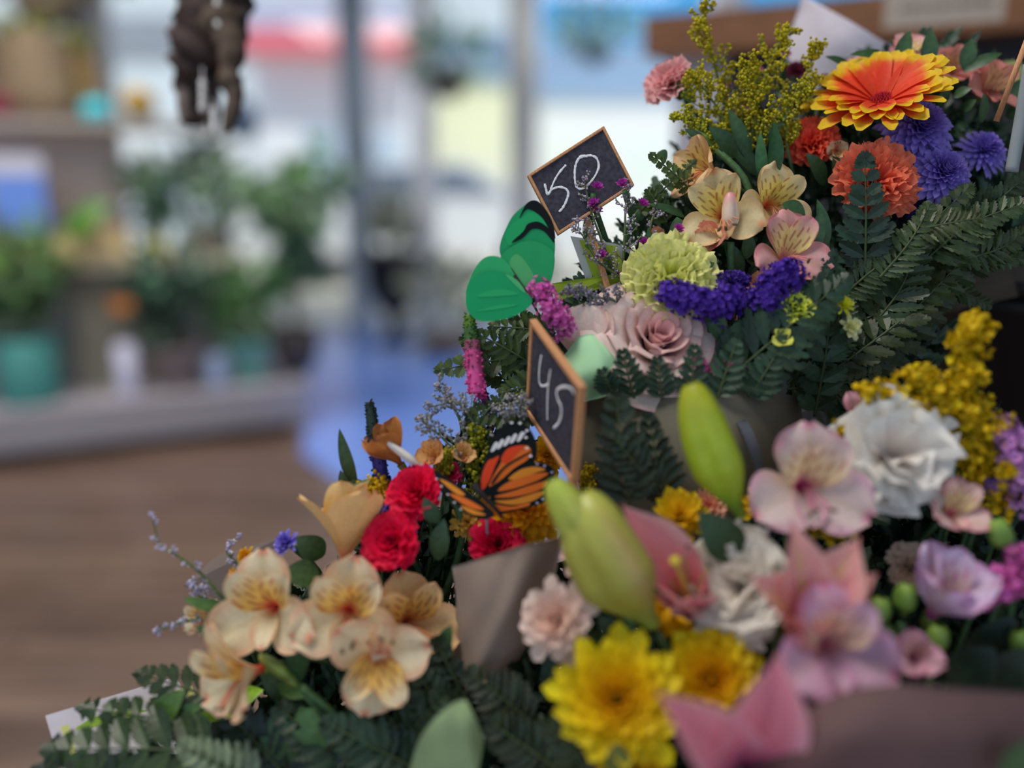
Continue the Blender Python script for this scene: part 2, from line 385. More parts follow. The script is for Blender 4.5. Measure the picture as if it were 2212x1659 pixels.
def bud(tipp, basep, d0, d1, wpx, ct, cm, cb, label, base, ribs=3, name='lily_bud', split=0, curve=0.0):
    a = P(*basep, d1); b = P(*tipp, d0); L = np.linalg.norm(b - a); z = nrm(b - a); M = frame(z, 20); rad = S(wpx, (d0 + d1) / 2) / 2
    t0 = thing(name, a, label, 'flower bud')
    side = np.cross(z, FW); side = nrm(side)
    nu, nv = 26, 30; t = np.linspace(0, 1, nu); th = np.linspace(0, 2 * math.pi, nv)
    T, A = np.meshgrid(t, th, indexing='ij')
    pr = (.20 + .80 * sst(0, .42, T)) * np.sqrt(np.clip(1 - ((T - .42) / .60).clip(0, 1) ** 2.3, 0.002, 1))
    groove = 1 - .16 * np.exp(-((((A * ribs / (2 * math.pi)) % 1) - .5) / .10) ** 2) * np.sin(np.pi * T) + .04 * np.cos(A * ribs)
    X = pr * groove * rad; v = np.stack([X * np.cos(A), X * np.sin(A), T * L], -1).reshape(-1, 3) @ M.T + a
    v = v + np.outer((np.sin(np.pi * T) * curve).ravel() * L, side)
    c = mixc(cb, cm, sst(.0, .35, T)); c = mixc(c, ct, sst(.6, 1, T))
    rb = np.exp(-((((A * ribs / (2 * math.pi)) % 1) - .0) / .12) ** 2) + np.exp(-((((A * ribs / (2 * math.pi)) % 1) - 1.) / .12) ** 2)
    c = mixc(c, split if not isinstance(split, (int, float)) else c.mean((0, 1)) * 1.15, rb * .55 * np.sin(np.pi * T))
    mb = MB(); mb.add(v, gridf(nu, nv), c.reshape(-1, 3)); mb.build('petals', WAX, t0)
    if base is not None: stem_to(t0, a, base, z, .0026)
    return t0
def carnation(px, py, d, size, face, col, col2, label, base, n=46, calyx=True, serr=.07, ruf=.11, spread=88, flatten=1.0, inner=8, edge=None, name='carnation', wk=.62):
    o = P(px, py, d); z = CV(*face); M = frame(z, rng.uniform(0, 360)); Rr = S(size, d) / 2
    t0 = thing(name, o, label, 'flower'); mb = MB(); o2 = o - z * Rr * .55
    for i in range(n):
        u = (i + .5) / n; a = inner + (spread - inner) * u ** .75
        L = Rr * (1.02 + .12 * rng.normal() * .4) * (.78 + .34 * math.sin(R(a)))
        cb = jit(mixc(col2, col, min(1, u * 1.3 + .1)), .05); ce = jit(edge if edge is not None else col, .05)
        cf = lambda T, Q, cb=cb, ce=ce: mixc(cb, ce, sst(.5, 1, T))
        petal(mb, L, L * wk * rng.uniform(.85, 1.25), a * .45, a + 8, i * 137.5, cf, M, o2, 10, 15, W_fan, .18, ruf, rng.uniform(3, 6), serr=serr, round_=.1, pw=.8, tw=rng.uniform(-.3, .3))
    mb.build('petals', PET, t0)
    if calyx:
        mb = MB(); g = jit(C(70, 105, 60), .1)
        lathe(mb, o2 - z * Rr * .55, [(.001, 0), (Rr * .2, Rr * .05), (Rr * .24, Rr * .35), (Rr * .26, Rr * .62)], g, 12, axis=z)
        for i in range(5): petal(mb, Rr * .38, Rr * .26, 5, 38, i * 72, g, M, o2 + z * Rr * .02, 5, 5, W_lance, .2, r0=Rr * .24)
        mb.build('calyx', LEAF, t0)
    if base is not None: stem_to(t0, o2 - z * Rr * .5, base, z, .002)
    return t0
def mum(px, py, d, size, face, cin, cout, label, base, n=130, wk=.17, a_in=4, a_out=100, lenf=(.5, 1.0), disc=None, cup=.5, name='chrysanthemum', tipc=None, dome=.5, wf=W_strap, curl=0, roll=None, pws=.62):
    o = P(px, py, d); z = CV(*face); M = frame(z, rng.uniform(0, 360) if roll is None else roll); Rr = S(size, d) / 2
    t0 = thing(name, o, label, 'flower'); mb = MB(); o2 = o - z * Rr * dome * .5
    for i in range(n):
        u = (i + .5) / n; a = a_in + (a_out - a_in) * u ** pws + rng.uniform(-4, 4)
        L = Rr * (lenf[0] + (lenf[1] - lenf[0]) * u) * rng.uniform(.93, 1.06)
        cb = jit(mixc(cin, cout, u), .06); ct = cb if tipc is None else tipc
        cf = lambda T, Q, cb=cb, ct=ct: mixc(mixc(cb * .95, cb, sst(0, .5, T)), ct, sst(.74, .92, T + .05 * np.abs(Q)) if tipc is not None else T * .5)
        petal(mb, L, Rr * wk * rng.uniform(.85, 1.15), a * .7, a * (1.0) + curl, i * 137.5 + rng.uniform(-5, 5), cf, M, o2, 9, 7, wf, cup, .0, 3, r0=Rr * .03 * (1 + u), z0=Rr * dome * .5 * (1 - u), tw=rng.uniform(-.25, .25))
    mb.build('petals', PET, t0)
    if disc is not None:
        mb = MB(); rd = Rr * disc[1]
        for i in range(170):
            u = math.sqrt((i + .5) / 170); a = i * 2.39996
            p = o2 + M @ np.array([math.cos(a) * u * rd, math.sin(a) * u * rd, Rr * dome * .5 + rd * .35 * (1 - u * u)])
            blob(mb, p, rd * .085, jit(mixc(disc[0], disc[2] if len(disc) > 2 else disc[0], u), .12), IC1, (.7, .7, 1.6), rot=M)
        mb.build('disc_florets', PET, t0)
    mb = MB(); lathe(mb, o2 - z * Rr * .2, [(.001, 0), (Rr * .2, Rr * .06), (Rr * .3, Rr * .22)], jit(C(60, 90, 50), .1), 14, axis=z); mb.build('calyx', LEAF, t0)
    if base is not None: stem_to(t0, o2 - z * Rr * .18, base, z, .0022)
    return t0
def rose(px, py, d, size, face, col, colin, label, base):
    o = P(px, py, d); z = CV(*face); M = frame(z, 30); Rr = S(size, d) / 2
    t0 = thing('rose', o, label, 'flower'); mb = MB(); o2 = o - z * Rr * .75
    layers = [(3, .14, 1.05, 2), (3, .24, 1.12, 4), (4, .36, 1.15, 10), (5, .50, 1.15, 18), (5, .66, 1.10, 30), (6, .80, 1.0, 46), (6, .92, .92, 62)]
    for li, (n, rad, h, lean) in enumerate(layers):
        for i in range(n):
            nu, nv = 12, 15; t = np.linspace(0, 1, nu); s = np.linspace(-1, 1, nv); T, Q = np.meshgrid(t, s, indexing='ij')
            ph = R(i * 360 / n + li * 47 + rng.uniform(-8, 8)); half = R((360 / n) * .78)
            edge = 1 - .22 * Q ** 4
            prof = rad * Rr * (.25 + .75 * np.sin(T * math.pi * .5) ** .8) * (1 - .08 * Q * (1 if li < 5 else 0))
            curl = sst(.72, 1, T) * Rr * (.05 + .035 * li)
            rr = prof + np.sin(R(lean)) * T ** 1.5 * Rr * .55 + curl; zz = T * h * Rr * edge * math.cos(R(lean) * .8) - sst(.8, 1, T) * Rr * .035 * li
            an = ph + Q * half * (.55 + .45 * sst(0, .4, T)) * (1 - .35 * sst(.75, 1, T) * np.abs(Q))
            v = np.stack([rr * np.cos(an), rr * np.sin(an), zz], -1).reshape(-1, 3) @ M.T + o2
            c = mixc(colin, col, np.clip(li / 5 + .15 * T, 0, 1)); c = mixc(c, C(200, 130, 140), sst(.9, 1, T) * .35)
            mb.add(v, gridf(nu, nv), np.clip(c, 0, .95).reshape(-1, 3))
    mb.build('petals', PET, t0)
    mb = MB()
    for i in range(5): petal(mb, Rr * .8, Rr * .3, 60, 110, i * 72, jit(GREEN, .1), M, o2, 7, 5, W_lance, .2, r0=Rr * .1)
    mb.build('sepals', LEAF, t0)
    stem_to(t0, o2, base, z, .003)
    return t0
def ruffle():
    v = [[0, 0, 0]]; f = []
    for k in range(10): a = k * .628; r = 1 if k % 2 else .72; v.append([r * math.cos(a), r * math.sin(a), .65 + (.3 if k % 2 else -.05)])
    for k in range(10): f.append([0, 1 + k, 1 + (k + 1) % 10])
    return np.array(v), np.array(f)
RUF = ruffle()
def statice(path, d, width, col, label, base, n=120, fl=6, name='statice', group=None, dark=None):
    """dense comb of papery florets along a line"""
    pts = cr([P(x, y, dd) for x, y, dd in path], 8); t0 = thing(name, pts[0], label, 'flower', group)
    mb = MB(); wd = S(width, d) / 2; r = S(fl, d)
    for i in range(n):
        u = rng.random() * (len(pts) - 1); k = int(u); p = pts[k] + (pts[min(k + 1, len(pts) - 1)] - pts[k]) * (u - k)
        dirn = nrm(rng.normal(size=3)); dirn = nrm(dirn + UP * .5 - FW * .5)
        q = p + dirn * wd * rng.uniform(.6, 1.0)
        m = frame(dirn, rng.uniform(0, 360)); cc = jit(col, .16)
        v = RUF[0] * r * rng.uniform(.8, 1.3)
        vc = np.tile(cc, (11, 1)); vc[0] = cc * .6
        mb.add(v @ m.T + q, RUF[1], vc)
    for i in range(n // 3):
        u = rng.random() * (len(pts) - 1); p = pts[int(u)] + nrm(rng.normal(size=3)) * wd * .5
        blob(mb, p, r * 1.1, jit(col * .7, .1))
    mb.build('florets', PET, t0)
    if base is not None: stem_to(t0, pts[0], base, nrm(pts[0] - base), .0016)
    return t0
def goldenrod(path, label, base, nb=20, bl=60, fl=3.4, col=C(186, 172, 30), name='goldenrod', per=26, cat='flower sprig', taper=.75, group=None, stemc=None, droop=0):
    """path [(px,py,d)...] from the foot to the tip"""
    pts = cr([P(*q) for q in path], 10); d = path[0][2]; t0 = thing(name, pts[0], label, cat, group)
    fm = MB(); sm = MB(); tube(sm, pts, np.linspace(.0011, .0005, len(pts)), jit(stemc if stemc is not None else C(80, 95, 40)), 5)
    big = fl >= 7; L = S(bl * (1.45 if name == 'goldenrod' and not big else 1), d); r = S(fl * (.9 if not big else 1.15), d)
    for i in range(nb):
        u = .04 + .96 * (i + rng.random() * .6) / nb; k = int(u * (len(pts) - 1)); p = pts[k]; ax = nrm(pts[min(k + 1, len(pts) - 1)] - pts[max(k - 1, 0)])
        sd = rng.normal(size=3); sd -= ax * np.dot(sd, ax); sd = nrm(sd); sd = nrm(sd - FW * np.dot(sd, FW) * .5)
        ln = L * (1 - taper * u) * rng.uniform(.6, 1.15)
        q = cr([p, p + sd * ln * .45 + ax * ln * .25, p + sd * ln * .85 + ax * ln * (.75 - droop)], 5)
        tube(sm, q, .00035, jit(C(90, 105, 45)), 4)
        for j in range(per):
            v = rng.random() ** .8; pp = q[int(v * (len(q) - 1))] + rng.normal(size=3) * r * 1.25
            if big: fm.add((RUF[0] * r * rng.uniform(.7, 1.3)) @ frame(nrm(rng.normal(size=3) + sd - FW * .5), rng.uniform(0, 360)).T + pp, RUF[1], jit(col, .22))
            else: blob(fm, pp, r * rng.uniform(.7, 1.25), jit(col, .25), IC1, (1, 1, 1.3))
    for j in range(per): blob(fm, pts[-1] + rng.normal(size=3) * r * 1.2, r, jit(col, .15))
    fm.build('florets', PET, t0); sm.build('stem', STEM, t0)
    if base is not None:
        m = MB(); tube(m, cr([pts[0], (pts[0] * .6 + base * .4), base], 6), .0012, jit(GREEN), 5); m.build('lower_stem', STEM, t0)
    return t0
def spike(path, wpx, cols, label, base, name='veronica_spike', fl=4.5, n=420):
    pts = cr([P(*q) for q in path], 10); d = path[0][2]; t0 = thing(name, pts[0], label, 'flower spike'); mb = MB()
    for i in range(n):
        u = rng.random(); k = int(u * (len(pts) - 1)); dirn = nrm(rng.normal(size=3))
        rad = S(wpx, d) / 2 * (1 - .55 * u ** 2); c = cols[min(int(u * len(cols)), len(cols) - 1)]
        blob(mb, pts[k] + dirn * rad * .9, S(fl, d) * rng.uniform(.7, 1.2) * (1 - .3 * u), jit(c, .2), IC1, (.7, .7, 1.5), rot=frame(dirn))
    mb.build('florets', PET, t0)
    mb = MB(); cc_ = np.repeat([cols[min(int(i / len(pts) * len(cols)), len(cols) - 1)] * .8 for i in range(len(pts))], 9, axis=0); tube(mb, pts, S(wpx, d) / 2 * .85 * (1 - .5 * np.linspace(0, 1, len(pts)) ** 3), cc_, 9); mb.build('core', STEM, t0)
    stem_to(t0, pts[0], base, nrm(pts[0] - base), .0014)
    return t0
# ------------------------------------------------------------------ leaves
def leafstrip(mb, p0, p1, w, n, c, teeth=0, fold=.25, arch=0., ns=8, k=.45):
    ax = p1 - p0; L = np.linalg.norm(ax); ax = ax / L; n = nrm(n - ax * np.dot(n, ax)); sd = np.cross(n, ax)
    if teeth: ns = teeth * 2
    t = np.linspace(0, 1, ns + 1); prof = np.sin(np.pi * np.clip(t, 0, 1) ** (math.log(.5) / math.log(k))) ** .8
    prof[-1] = 0; prof[0] = .12
    tooth = np.ones(ns + 1)
    if teeth: tooth[0::2] = .7
    wd = prof * tooth * w / 2; fwd = np.where(tooth > .9, wd * .55, 0) if teeth else wd * 0
    ctr = p0 + np.outer(t * L, ax) + np.outer(-arch * L * (t - .5) ** 2 * 4 + arch * L, n)
    lft = ctr + np.outer(wd, sd) + np.outer(fwd, ax) + np.outer(fold * wd, n); rgt = ctr - np.outer(wd, sd) + np.outer(fwd, ax) + np.outer(fold * wd, n)
    v = np.stack([lft, ctr, rgt], 1).reshape(-1, 3)
    cc = np.tile(c, (len(v), 1)); cc[1::3] = np.clip(cc[1::3] * 1.25, 0, 1)
    mb.add(v, gridf(ns + 1, 3), cc)
def fern(bp, tp, wpx, d0, d1, label, col=None, tilt=(0, 0), np_=11, group='leatherleaf fern fronds', teeth=5, bend=0, name='fern_frond', tag_=True, dens=1.0, wide=.34):
    col = C(38, 62, 44) if col is None else col
    a = P(*bp, d0); b = P(*tp, d1); n = CV(tilt[0], tilt[1]); ax = nrm(b - a); n = nrm(n - ax * np.dot(n, ax)); sd = np.cross(n, ax); L = np.linalg.norm(b - a); W = S(wpx, (d0 + d1) / 2) / 2
    col = np.asarray(col) * np.array([.72, .66, .58]); t0 = thing(name, a, label, 'fern', group); mb = MB(); st = MB()
    pts = cr([a, (a + b) / 2 + sd * bend * L + n * .06 * L, b], 14); tube(st, pts, np.linspace(.0011, .0004, len(pts)), jit(C(54, 66, 40)), 5)
    for i in range(np_):
        u = .1 + .86 * i / (np_ - 1); k = int(u * (len(pts) - 1)); p = pts[k]; axl = nrm(pts[min(k + 1, len(pts) - 1)] - pts[k - 1])
        ln = W * (1.12 - u ** 1.3) * (.65 + .45 * sst(0, .25, u)) * rng.uniform(.9, 1.1) + .002
        for s in (-1, 1):
            q = nrm(sd * s * 1. + axl * (.55 + .3 * u) + n * rng.uniform(-.22, .12))
            leafstrip(mb, p, p + q * ln, max(ln * wide, L / np_ * .9) * 1.35 * dens, n + rng.normal(size=3) * .12, jit(col, .14), teeth=teeth, fold=.3, arch=rng.uniform(-.05, .08))
    leafstrip(mb, pts[-4], pts[-1] + axl * L * .03, W * .14, n, jit(col), teeth=4)
    mb.build('leaflets', LEAF, t0, smooth=False); st.build('stalk', STEM, t0)
    return t0
def leaf(bp, tp, wpx, d0, d1, label, col=None, tilt=(0, 0), arch=.08, fold=.25, teeth=0, group='long smooth leaves among the flowers', name='leaf', k=.45):
    col = C(42, 72, 48) if col is None else col
    col = np.asarray(col) * np.array([.88, .82, .7])
    a = P(*bp, d0); b = P(*tp, d1); mb = MB(); leafstrip(mb, a, b, S(wpx, (d0 + d1) / 2), CV(*tilt), jit(col, .08), teeth, fold, arch, 12, k)
    o = mb.build(name, LEAF); tag(o, label, 'leaf', group); return o
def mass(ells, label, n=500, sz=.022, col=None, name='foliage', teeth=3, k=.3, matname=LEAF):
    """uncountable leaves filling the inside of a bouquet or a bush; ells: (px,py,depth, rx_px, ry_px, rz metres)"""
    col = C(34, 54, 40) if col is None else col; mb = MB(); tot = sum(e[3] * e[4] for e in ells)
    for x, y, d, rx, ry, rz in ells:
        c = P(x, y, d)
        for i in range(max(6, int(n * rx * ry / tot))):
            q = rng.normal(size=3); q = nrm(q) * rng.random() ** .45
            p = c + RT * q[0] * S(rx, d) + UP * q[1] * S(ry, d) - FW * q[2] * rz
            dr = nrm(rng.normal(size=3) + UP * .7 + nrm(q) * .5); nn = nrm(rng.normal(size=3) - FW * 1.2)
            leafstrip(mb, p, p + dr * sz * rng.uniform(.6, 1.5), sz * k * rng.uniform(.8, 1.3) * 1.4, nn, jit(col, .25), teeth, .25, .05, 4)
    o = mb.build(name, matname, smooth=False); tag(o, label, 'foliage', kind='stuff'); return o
# =================================================================== ROOM
YW = 7.2
mb = MB(); abox(mb, -7, 3.6, -3, YW + .1, -.05, 0); struct(mb.build('floor', FLOORW, smooth=False, loc=(0, 0, 0)))
SKYSHEEN = plain('painted_sky_sheen', C(92, 122, 195), .25)  # blue of the window and sky shining on the floor, painted as colour
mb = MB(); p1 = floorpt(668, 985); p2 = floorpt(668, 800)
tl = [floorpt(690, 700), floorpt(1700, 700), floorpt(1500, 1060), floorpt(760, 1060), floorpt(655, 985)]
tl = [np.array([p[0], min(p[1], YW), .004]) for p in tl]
plate(mb, tl, .006, (0, 0, 1), C(105, 125, 170)); struct(mb.build('floor_sky_sheen', SKYSHEEN, smooth=False))  # thin plate carrying the painted blue sheen over the wood floor
mb = MB(); abox(mb, -7, 3.6, -1.4, YW + .1, 3.0, 3.1, C(120, 118, 112)); struct(mb.build('ceiling', PAINT, smooth=False))
mb = MB(); abox(mb, 3.5, 3.6, -1.4, YW, 0, 3.0, C(90, 85, 78)); struct(mb.build('wall_right', PAINT, smooth=False))
mb = MB(); abox(mb, -7.1, -7, -1.4, YW, 0, 3.0, C(120, 118, 112)); struct(mb.build('wall_left', PAINT, smooth=False))
# window wall: five glazed bays between posts
def wx(px): return (P(px, 387, 7.35))[0]
posts = [(-420, -370, C(120, 125, 130)), (226, 262, C(105, 108, 112)), (764, 812, C(125, 138, 150)), (1106, 1152, C(150, 148, 142)), (1500, 1560, C(150, 150, 155)), (1980, 2030, C(120, 120, 120))]
for i, (a, b, c) in enumerate(posts):
    mb = MB(); abox(mb, wx(a), wx(b), YW - .05, YW + .08, 0, 3.0, c)
    o = mb.build('trim_%d' % (i + 1), PAINT, smooth=False); struct(o)
for i in range(len(posts) - 1):
    x0, x1 = wx(posts[i][1]), wx(posts[i + 1][0])
    g = MB(); abox(g, x0, x1, YW + .02, YW + .026, .03, 2.97, (.9, .95, 1)); gw = g.build('window_%d' % (i + 1), GLASS, smooth=False); struct(gw)
    mb = MB(); fw = .03; cfr = C(195, 200, 210)
    abox(mb, x0, x0 + fw, YW, YW + .05, .0, 3, cfr); abox(mb, x1 - fw, x1, YW, YW + .05, 0, 3, cfr); abox(mb, x0, x1, YW, YW + .05, 0, .06, cfr); abox(mb, x0, x1, YW, YW + .05, 2.94, 3, cfr)
    if i == 2:
        abox(mb, wx(905), wx(950), YW - .03, YW + .06, 0, 3, C(205, 212, 225))
    if i == 1:
        abox(mb, wx(275), wx(305), YW - .03, YW + .06, 0, 3, C(215, 225, 225))
    fr = mb.build('window_frame', PAINT, gw, smooth=False)
# outside, across the pavement
mb = MB(); abox(mb, -60, 60, YW + .1, 60, -.12, -.04, C(172, 168, 155)); struct(mb.build('ground_outside', PAINT, smooth=False))
def building(x0, x1, y, d, z1, wall, roof, label, wins=(), wc=C(90, 110, 130), awning=None, rz=.5):
    a = P(x0, 387, d); b = P(x1, 387, d); t0 = thing('building', ((a[0] + b[0]) / 2, a[1], 0), label, 'building')
    mb = MB(); abox(mb, a[0], b[0], a[1], a[1] + 3, -.1, z1, wall); mb.build('wall', PAINT, t0, smooth=False)
    mb = MB(); abox(mb, a[0] - .1, b[0] + .1, a[1] - .15, a[1] + 3.2, z1, z1 + rz, roof); mb.build('roof', PAINT, t0, smooth=False)
    for u0, u1, h0, h1 in wins:
        mb = MB(); X = b[0] - a[0]; abox(mb, a[0] + X * u0, a[0] + X * u1, a[1] - .03, a[1] + .05, h0, h1, wc); mb.build('window', PAINT, t0, smooth=False)
    if awning is not None:
        h0, h1, c = awning; mb = MB(); v0 = np.array([a[0], a[1] - .9, h0])
        mb.add([(a[0], a[1], h1), (b[0], a[1], h1), (b[0], a[1] - .9, h0 + .25), (a[0], a[1] - .9, h0 + .25), (a[0], a[1] - .9, h0), (b[0], a[1] - .9, h0), (a[0], a[1], h0), (b[0], a[1], h0)], [[0, 3, 2, 1], [3, 4, 5, 2], [4, 6, 7, 5], [0, 6, 4, 3], [1, 2, 5, 7]], c)
        mb.build('awning', PAINT, t0, smooth=False)
building(560, 905, 0, 16, 3.75, C(195, 215, 220), C(150, 160, 175), 'pale blue shop across the street under a red awning', ((.30, .52, .3, 2.1), (.72, .9, .9, 2.0)), C(150, 165, 178), (3.3, 3.75, C(225, 95, 105)), .5)
building(945, 1125, 0, 20, 3.3, C(206, 190, 158), C(112, 130, 155), 'cream yellow house across the street with slate blue roof', ((.2, .38, 1.0, 2.2), (.62, .8, 1.0, 2.2)), C(185, 185, 165), None, 1.0)
building(1152, 1560, 0, 22, 3.1, C(212, 212, 192), C(120, 140, 165), 'low pale house farthest along the street beyond the post', ((.1, .3, 1.0, 2.0), (.5, .7, 1.0, 2.0)), C(185, 200, 185), None, 1.2)
building(-420, 560, 0, 18, 3.6, C(175, 180, 182), C(125, 128, 135), 'long grey building across the street behind the shelves', ((.1, .2, 1, 2.2), (.3, .4, 1, 2.2), (.7, .78, 1, 2.2), (.9, .97, .6, 2.2)), C(205, 215, 215), None, .7)
building(-900, 1136, 0, 34, 9.5, C(172, 178, 182), C(150, 155, 165), 'tall pale grey block far behind the street shops', ((.3, .36, 3, 6), (.6, .66, 3, 6), (.8, .86, 3, 6)), C(195, 205, 210), None, .5)
# parked white car outside
def car(px, d, label, col, L=4.2):
    c = P(px, 387, d); x, y = c[0], c[1]; t0 = thing('car', (x, y, 0), label, 'car'); h = L / 2
    prof = [(-h, .35), (-h, .75), (-h * .95, .92), (-h * .62, .98), (-h * .35, 1.38), (h * .32, 1.40), (h * .62, 1.0), (h * .95, .88), (h, .7), (h, .35)]
    mb = MB(); P3 = [np.array([x + a, y, b]) for a, b in prof]; plate(mb, P3[::-1], 1.6, (0, 1, 0), col); mb.build('body', PAINT, t0, smooth=False)
    mb = MB(); P3 = [np.array([x + a, y, b]) for a, b in [(-h * .52, 1.0), (-h * .32, 1.32), (h * .28, 1.34), (h * .5, 1.02)]]; plate(mb, P3[::-1], 1.64, (0, 1, 0), C(90, 100, 115)); mb.build('side_window', PAINT, t0, smooth=False)
    for s in (-.62, .62):
        for q in (-.78, .78):
            mb = MB(); lathe(mb, (x + h * s, y + q, .31), [(.001, -.09), (.3, -.09), (.31, .09), (.001, .09)], C(40, 40, 42), 18, axis=(0, 1, 0)); mb.build('wheel', PAINT, t0)
car(905, 10.8, 'white car parked outside the glass beside the cream house', C(232, 232, 238))
car(300, 13.5, 'silver car parked outside behind the shelves and hanging driftwood', C(170, 175, 185))
# =================================================================== SHELF UNIT on the left (runs 25 degrees to the view)
sA = np.array([-2.18, 3.61]); sd2 = np.array([math.cos(R(25)), math.sin(R(25))]); sn2 = np.array([-sd2[1], sd2[0]])
def SH(u, w_, z): q = sA + sd2 * u + sn2 * w_; return np.array([q[0], q[1], z])   # along, into depth, height
def sbox(mb, u0, u1, w0, w1, z0, z1, c, mi=0): box(mb, SH(u0, w0, z0), np.append(sd2 * (u1 - u0), 0), np.append(sn2 * (w1 - w0), 0), (0, 0, z1 - z0), c, mi)
def shu(px, w_=.15):     # how far along the unit a picture column falls
    k = (px - 1106) / F; h = math.cos(PITCH)
    # solve x = k*depth, depth ~ y*cos(p) + (1.2-z)*sin(p)
    best = min(np.linspace(-1.5, 2.5, 801), key=lambda u: abs(SH(u, w_, .6)[0] - k * (SH(u, w_, .6)[1] * h + .6 * math.sin(PITCH))))
    return best
GRYP = C(132, 128, 132); OCH = C(122, 114, 92)
su = thing('shelving_unit', SH(0, 0, 0), 'pale painted display unit with two shelves full of potted plants', 'shelf')
U1 = shu(655, 0)
mb = MB(); sbox(mb, -1.6, U1, 0, .75, .06, .235, C(140, 136, 142)); mb.build('platform', PAINT, su, smooth=False)
mb = MB(); sbox(mb, -1.6, U1 - .06, .08, .7, 0, .06, C(30, 28, 28)); mb.build('plinth', PAINT, su, smooth=False)  # near-black colour stands for the shade in the gap under the platform
mb = MB(); sbox(mb, -1.6, U1 - .22, .70, .74, .235, .86, C(150, 148, 140)); mb.build('back_panel', PAINT, su, smooth=False)
mb = MB(); sbox(mb, -1.6, U1 - .2, .22, .72, .80, .84, C(150, 143, 130)); mb.build('shelf', PAINT, su, smooth=False)
mb = MB(); sbox(mb, -1.6, shu(285, .2), .68, .72, .84, 1.42, C(176, 170, 174)); mb.build('upper_back_panel', PAINT, su, smooth=False)
mb = MB(); sbox(mb, -1.6, shu(510, .4), .28, .72, 1.42, 1.46, C(128, 122, 118)); mb.build('shelf', PAINT, su, smooth=False)
for u in (shu(283, .3), U1 - .24):
    mb = MB(); sbox(mb, u, u + .04, .66, .72, .84, 1.42, C(160, 155, 150)); mb.build('upright', PAINT, su, smooth=False)
for px in (165,):
    u = shu(px, .3); mb = MB(); sbox(mb, u, u + .3, .3, .68, .235, .80, C(108, 104, 92)); o = mb.build('crate', PAINT, smooth=False); tag(o, 'plain olive-grey crate standing on the platform under the shelf', 'crate')
def pot(px, w_, z, r, h, c, label, shape='cone', fol=None, cat='potted plant', name='potted_plant', plant=None):
    u = shu(px, w_); b = SH(u, w_, z); t0 = thing(name, b, label, cat)
    prof = {'cone': [(.001, 0), (r * .72, 0), (r * .98, h * .9), (r * 1.05, h * .9), (r * 1.05, h), (r * .95, h), (r * .9, h * .85), (.001, h * .85)],
            'cyl': [(.001, 0), (r * .96, 0), (r, h * .05), (r, h), (r * .9, h), (r * .9, h * .88), (.001, h * .88)],
            'round': [(.001, 0), (r * .5, 0), (r * .85, h * .25), (r, h * .6), (r * .95, h), (r * .85, h), (r * .8, h * .85), (.001, h * .85)]}[shape]
    mb = MB(); lathe(mb, b, prof, c); mb.build('pot', PAINT, t0)
    if fol:
        mb = MB(); sm = MB()
        for (dx, dy, hh, rad, n, sz, lc) in fol:
            cc = b + np.array([0, 0, h + hh]) + RT * dx + np.array([0, dy, 0])
            tube(sm, cr([b + np.array([0, 0, h * .8]), (b + cc) / 2 + np.array([0, 0, h * .5]), cc], 4), .008, C(70, 65, 45), 5)
            for i in range(int(n * .55)):
                q = nrm(rng.normal(size=3)) * rad * .86 * rng.random() ** .5; p = cc + q
                dr = nrm(q + rng.normal(size=3) * rad * .6 + np.array([0, 0, -.02]))
                leafstrip(mb, p, p + dr * sz * rng.uniform(.7, 1.3), sz * .5, nrm(rng.normal(size=3) - FW), jit(lc, .3), 0, .2, .1, 5)
        mb.build('foliage', LEAF, t0); sm.build('stem', STEM, t0)
    return t0
G1 = C(70, 104, 60); G2 = C(58, 88, 70); G3 = C(92, 118, 84); G4 = C(58, 84, 50)
pot(48, .2, .235, .125, .29, C(62, 122, 118), 'tall leafy plant in a teal pot at the picture edge', 'cyl', [(-.02, 0, .22, .17, 130, .11, G4), (.1, 0, .34, .14, 80, .1, G1), (-.1, 0, .40, .15, 80, .1, C(70, 100, 40))])
pot(262, .12, .235, .045, .24, C(165, 165, 185), 'slim white vase between the crate and the grey pot', 'cyl', None, 'vase', 'vase')
pot(372, .2, .235, .125, .20, C(118, 108, 108), 'dark leafy plant with an orange bloom in a grey-mauve pot', 'cone', [(-.08, 0, .10, .12, 90, .11, C(45, 60, 50)), (.02, 0, .33, .16, 110, .1, G2), (-.14, 0, .36, .09, 50, .1, G2)])
pot(530, .22, .235, .105, .20, C(105, 160, 150), 'bushy green plant in a pale aqua pot beside the dark round pot', 'cone', [(0, 0, .24, .20, 200, .1, G1), (-.08, 0, .12, .12, 80, .1, G4)])
pot(460, .14, .235, .045, .15, C(120, 135, 165), 'small blue-grey cup next to the aqua pot', 'cyl', None, 'cup', 'cup')
pot(632, .28, .235, .12, .24, C(62, 56, 56), 'trailing green plant in a dark round pot at the end of the platform', 'round', [(0, 0, .28, .16, 110, .1, G2), (.03, 0, .62, .20, 190, .11, G3), (.14, 0, .74, .15, 90, .1, C(70, 110, 62)), (-.06, 0, .48, .15, 80, .1, G2)])
pot(455, .42, .84, .10, .14, C(120, 118, 116), 'spreading plant in a pale grey pot on the middle shelf', 'cone', [(-.16, 0, .14, .15, 120, .1, G2), (.12, 0, .18, .15, 120, .1, G3), (0, 0, .30, .12, 80, .09, C(88, 100, 88))])
pot(345, .40, .84, .06, .09, C(170, 160, 70), 'low plant in a small yellow pot on the middle shelf', 'cyl', [(0, 0, .06, .09, 60, .07, G2), (-.03, 0, .30, .1, 60, .09, G3)])
pot(460, .5, 1.46, .05, .05, C(90, 60, 75), 'small magenta flowering plant at the end of the top shelf', 'cyl', [(0, 0, .03, .05, 50, .04, C(120, 50, 90))])
mb = MB(); oc = SH(shu(262, .15), .1, .66)
orange = MB()
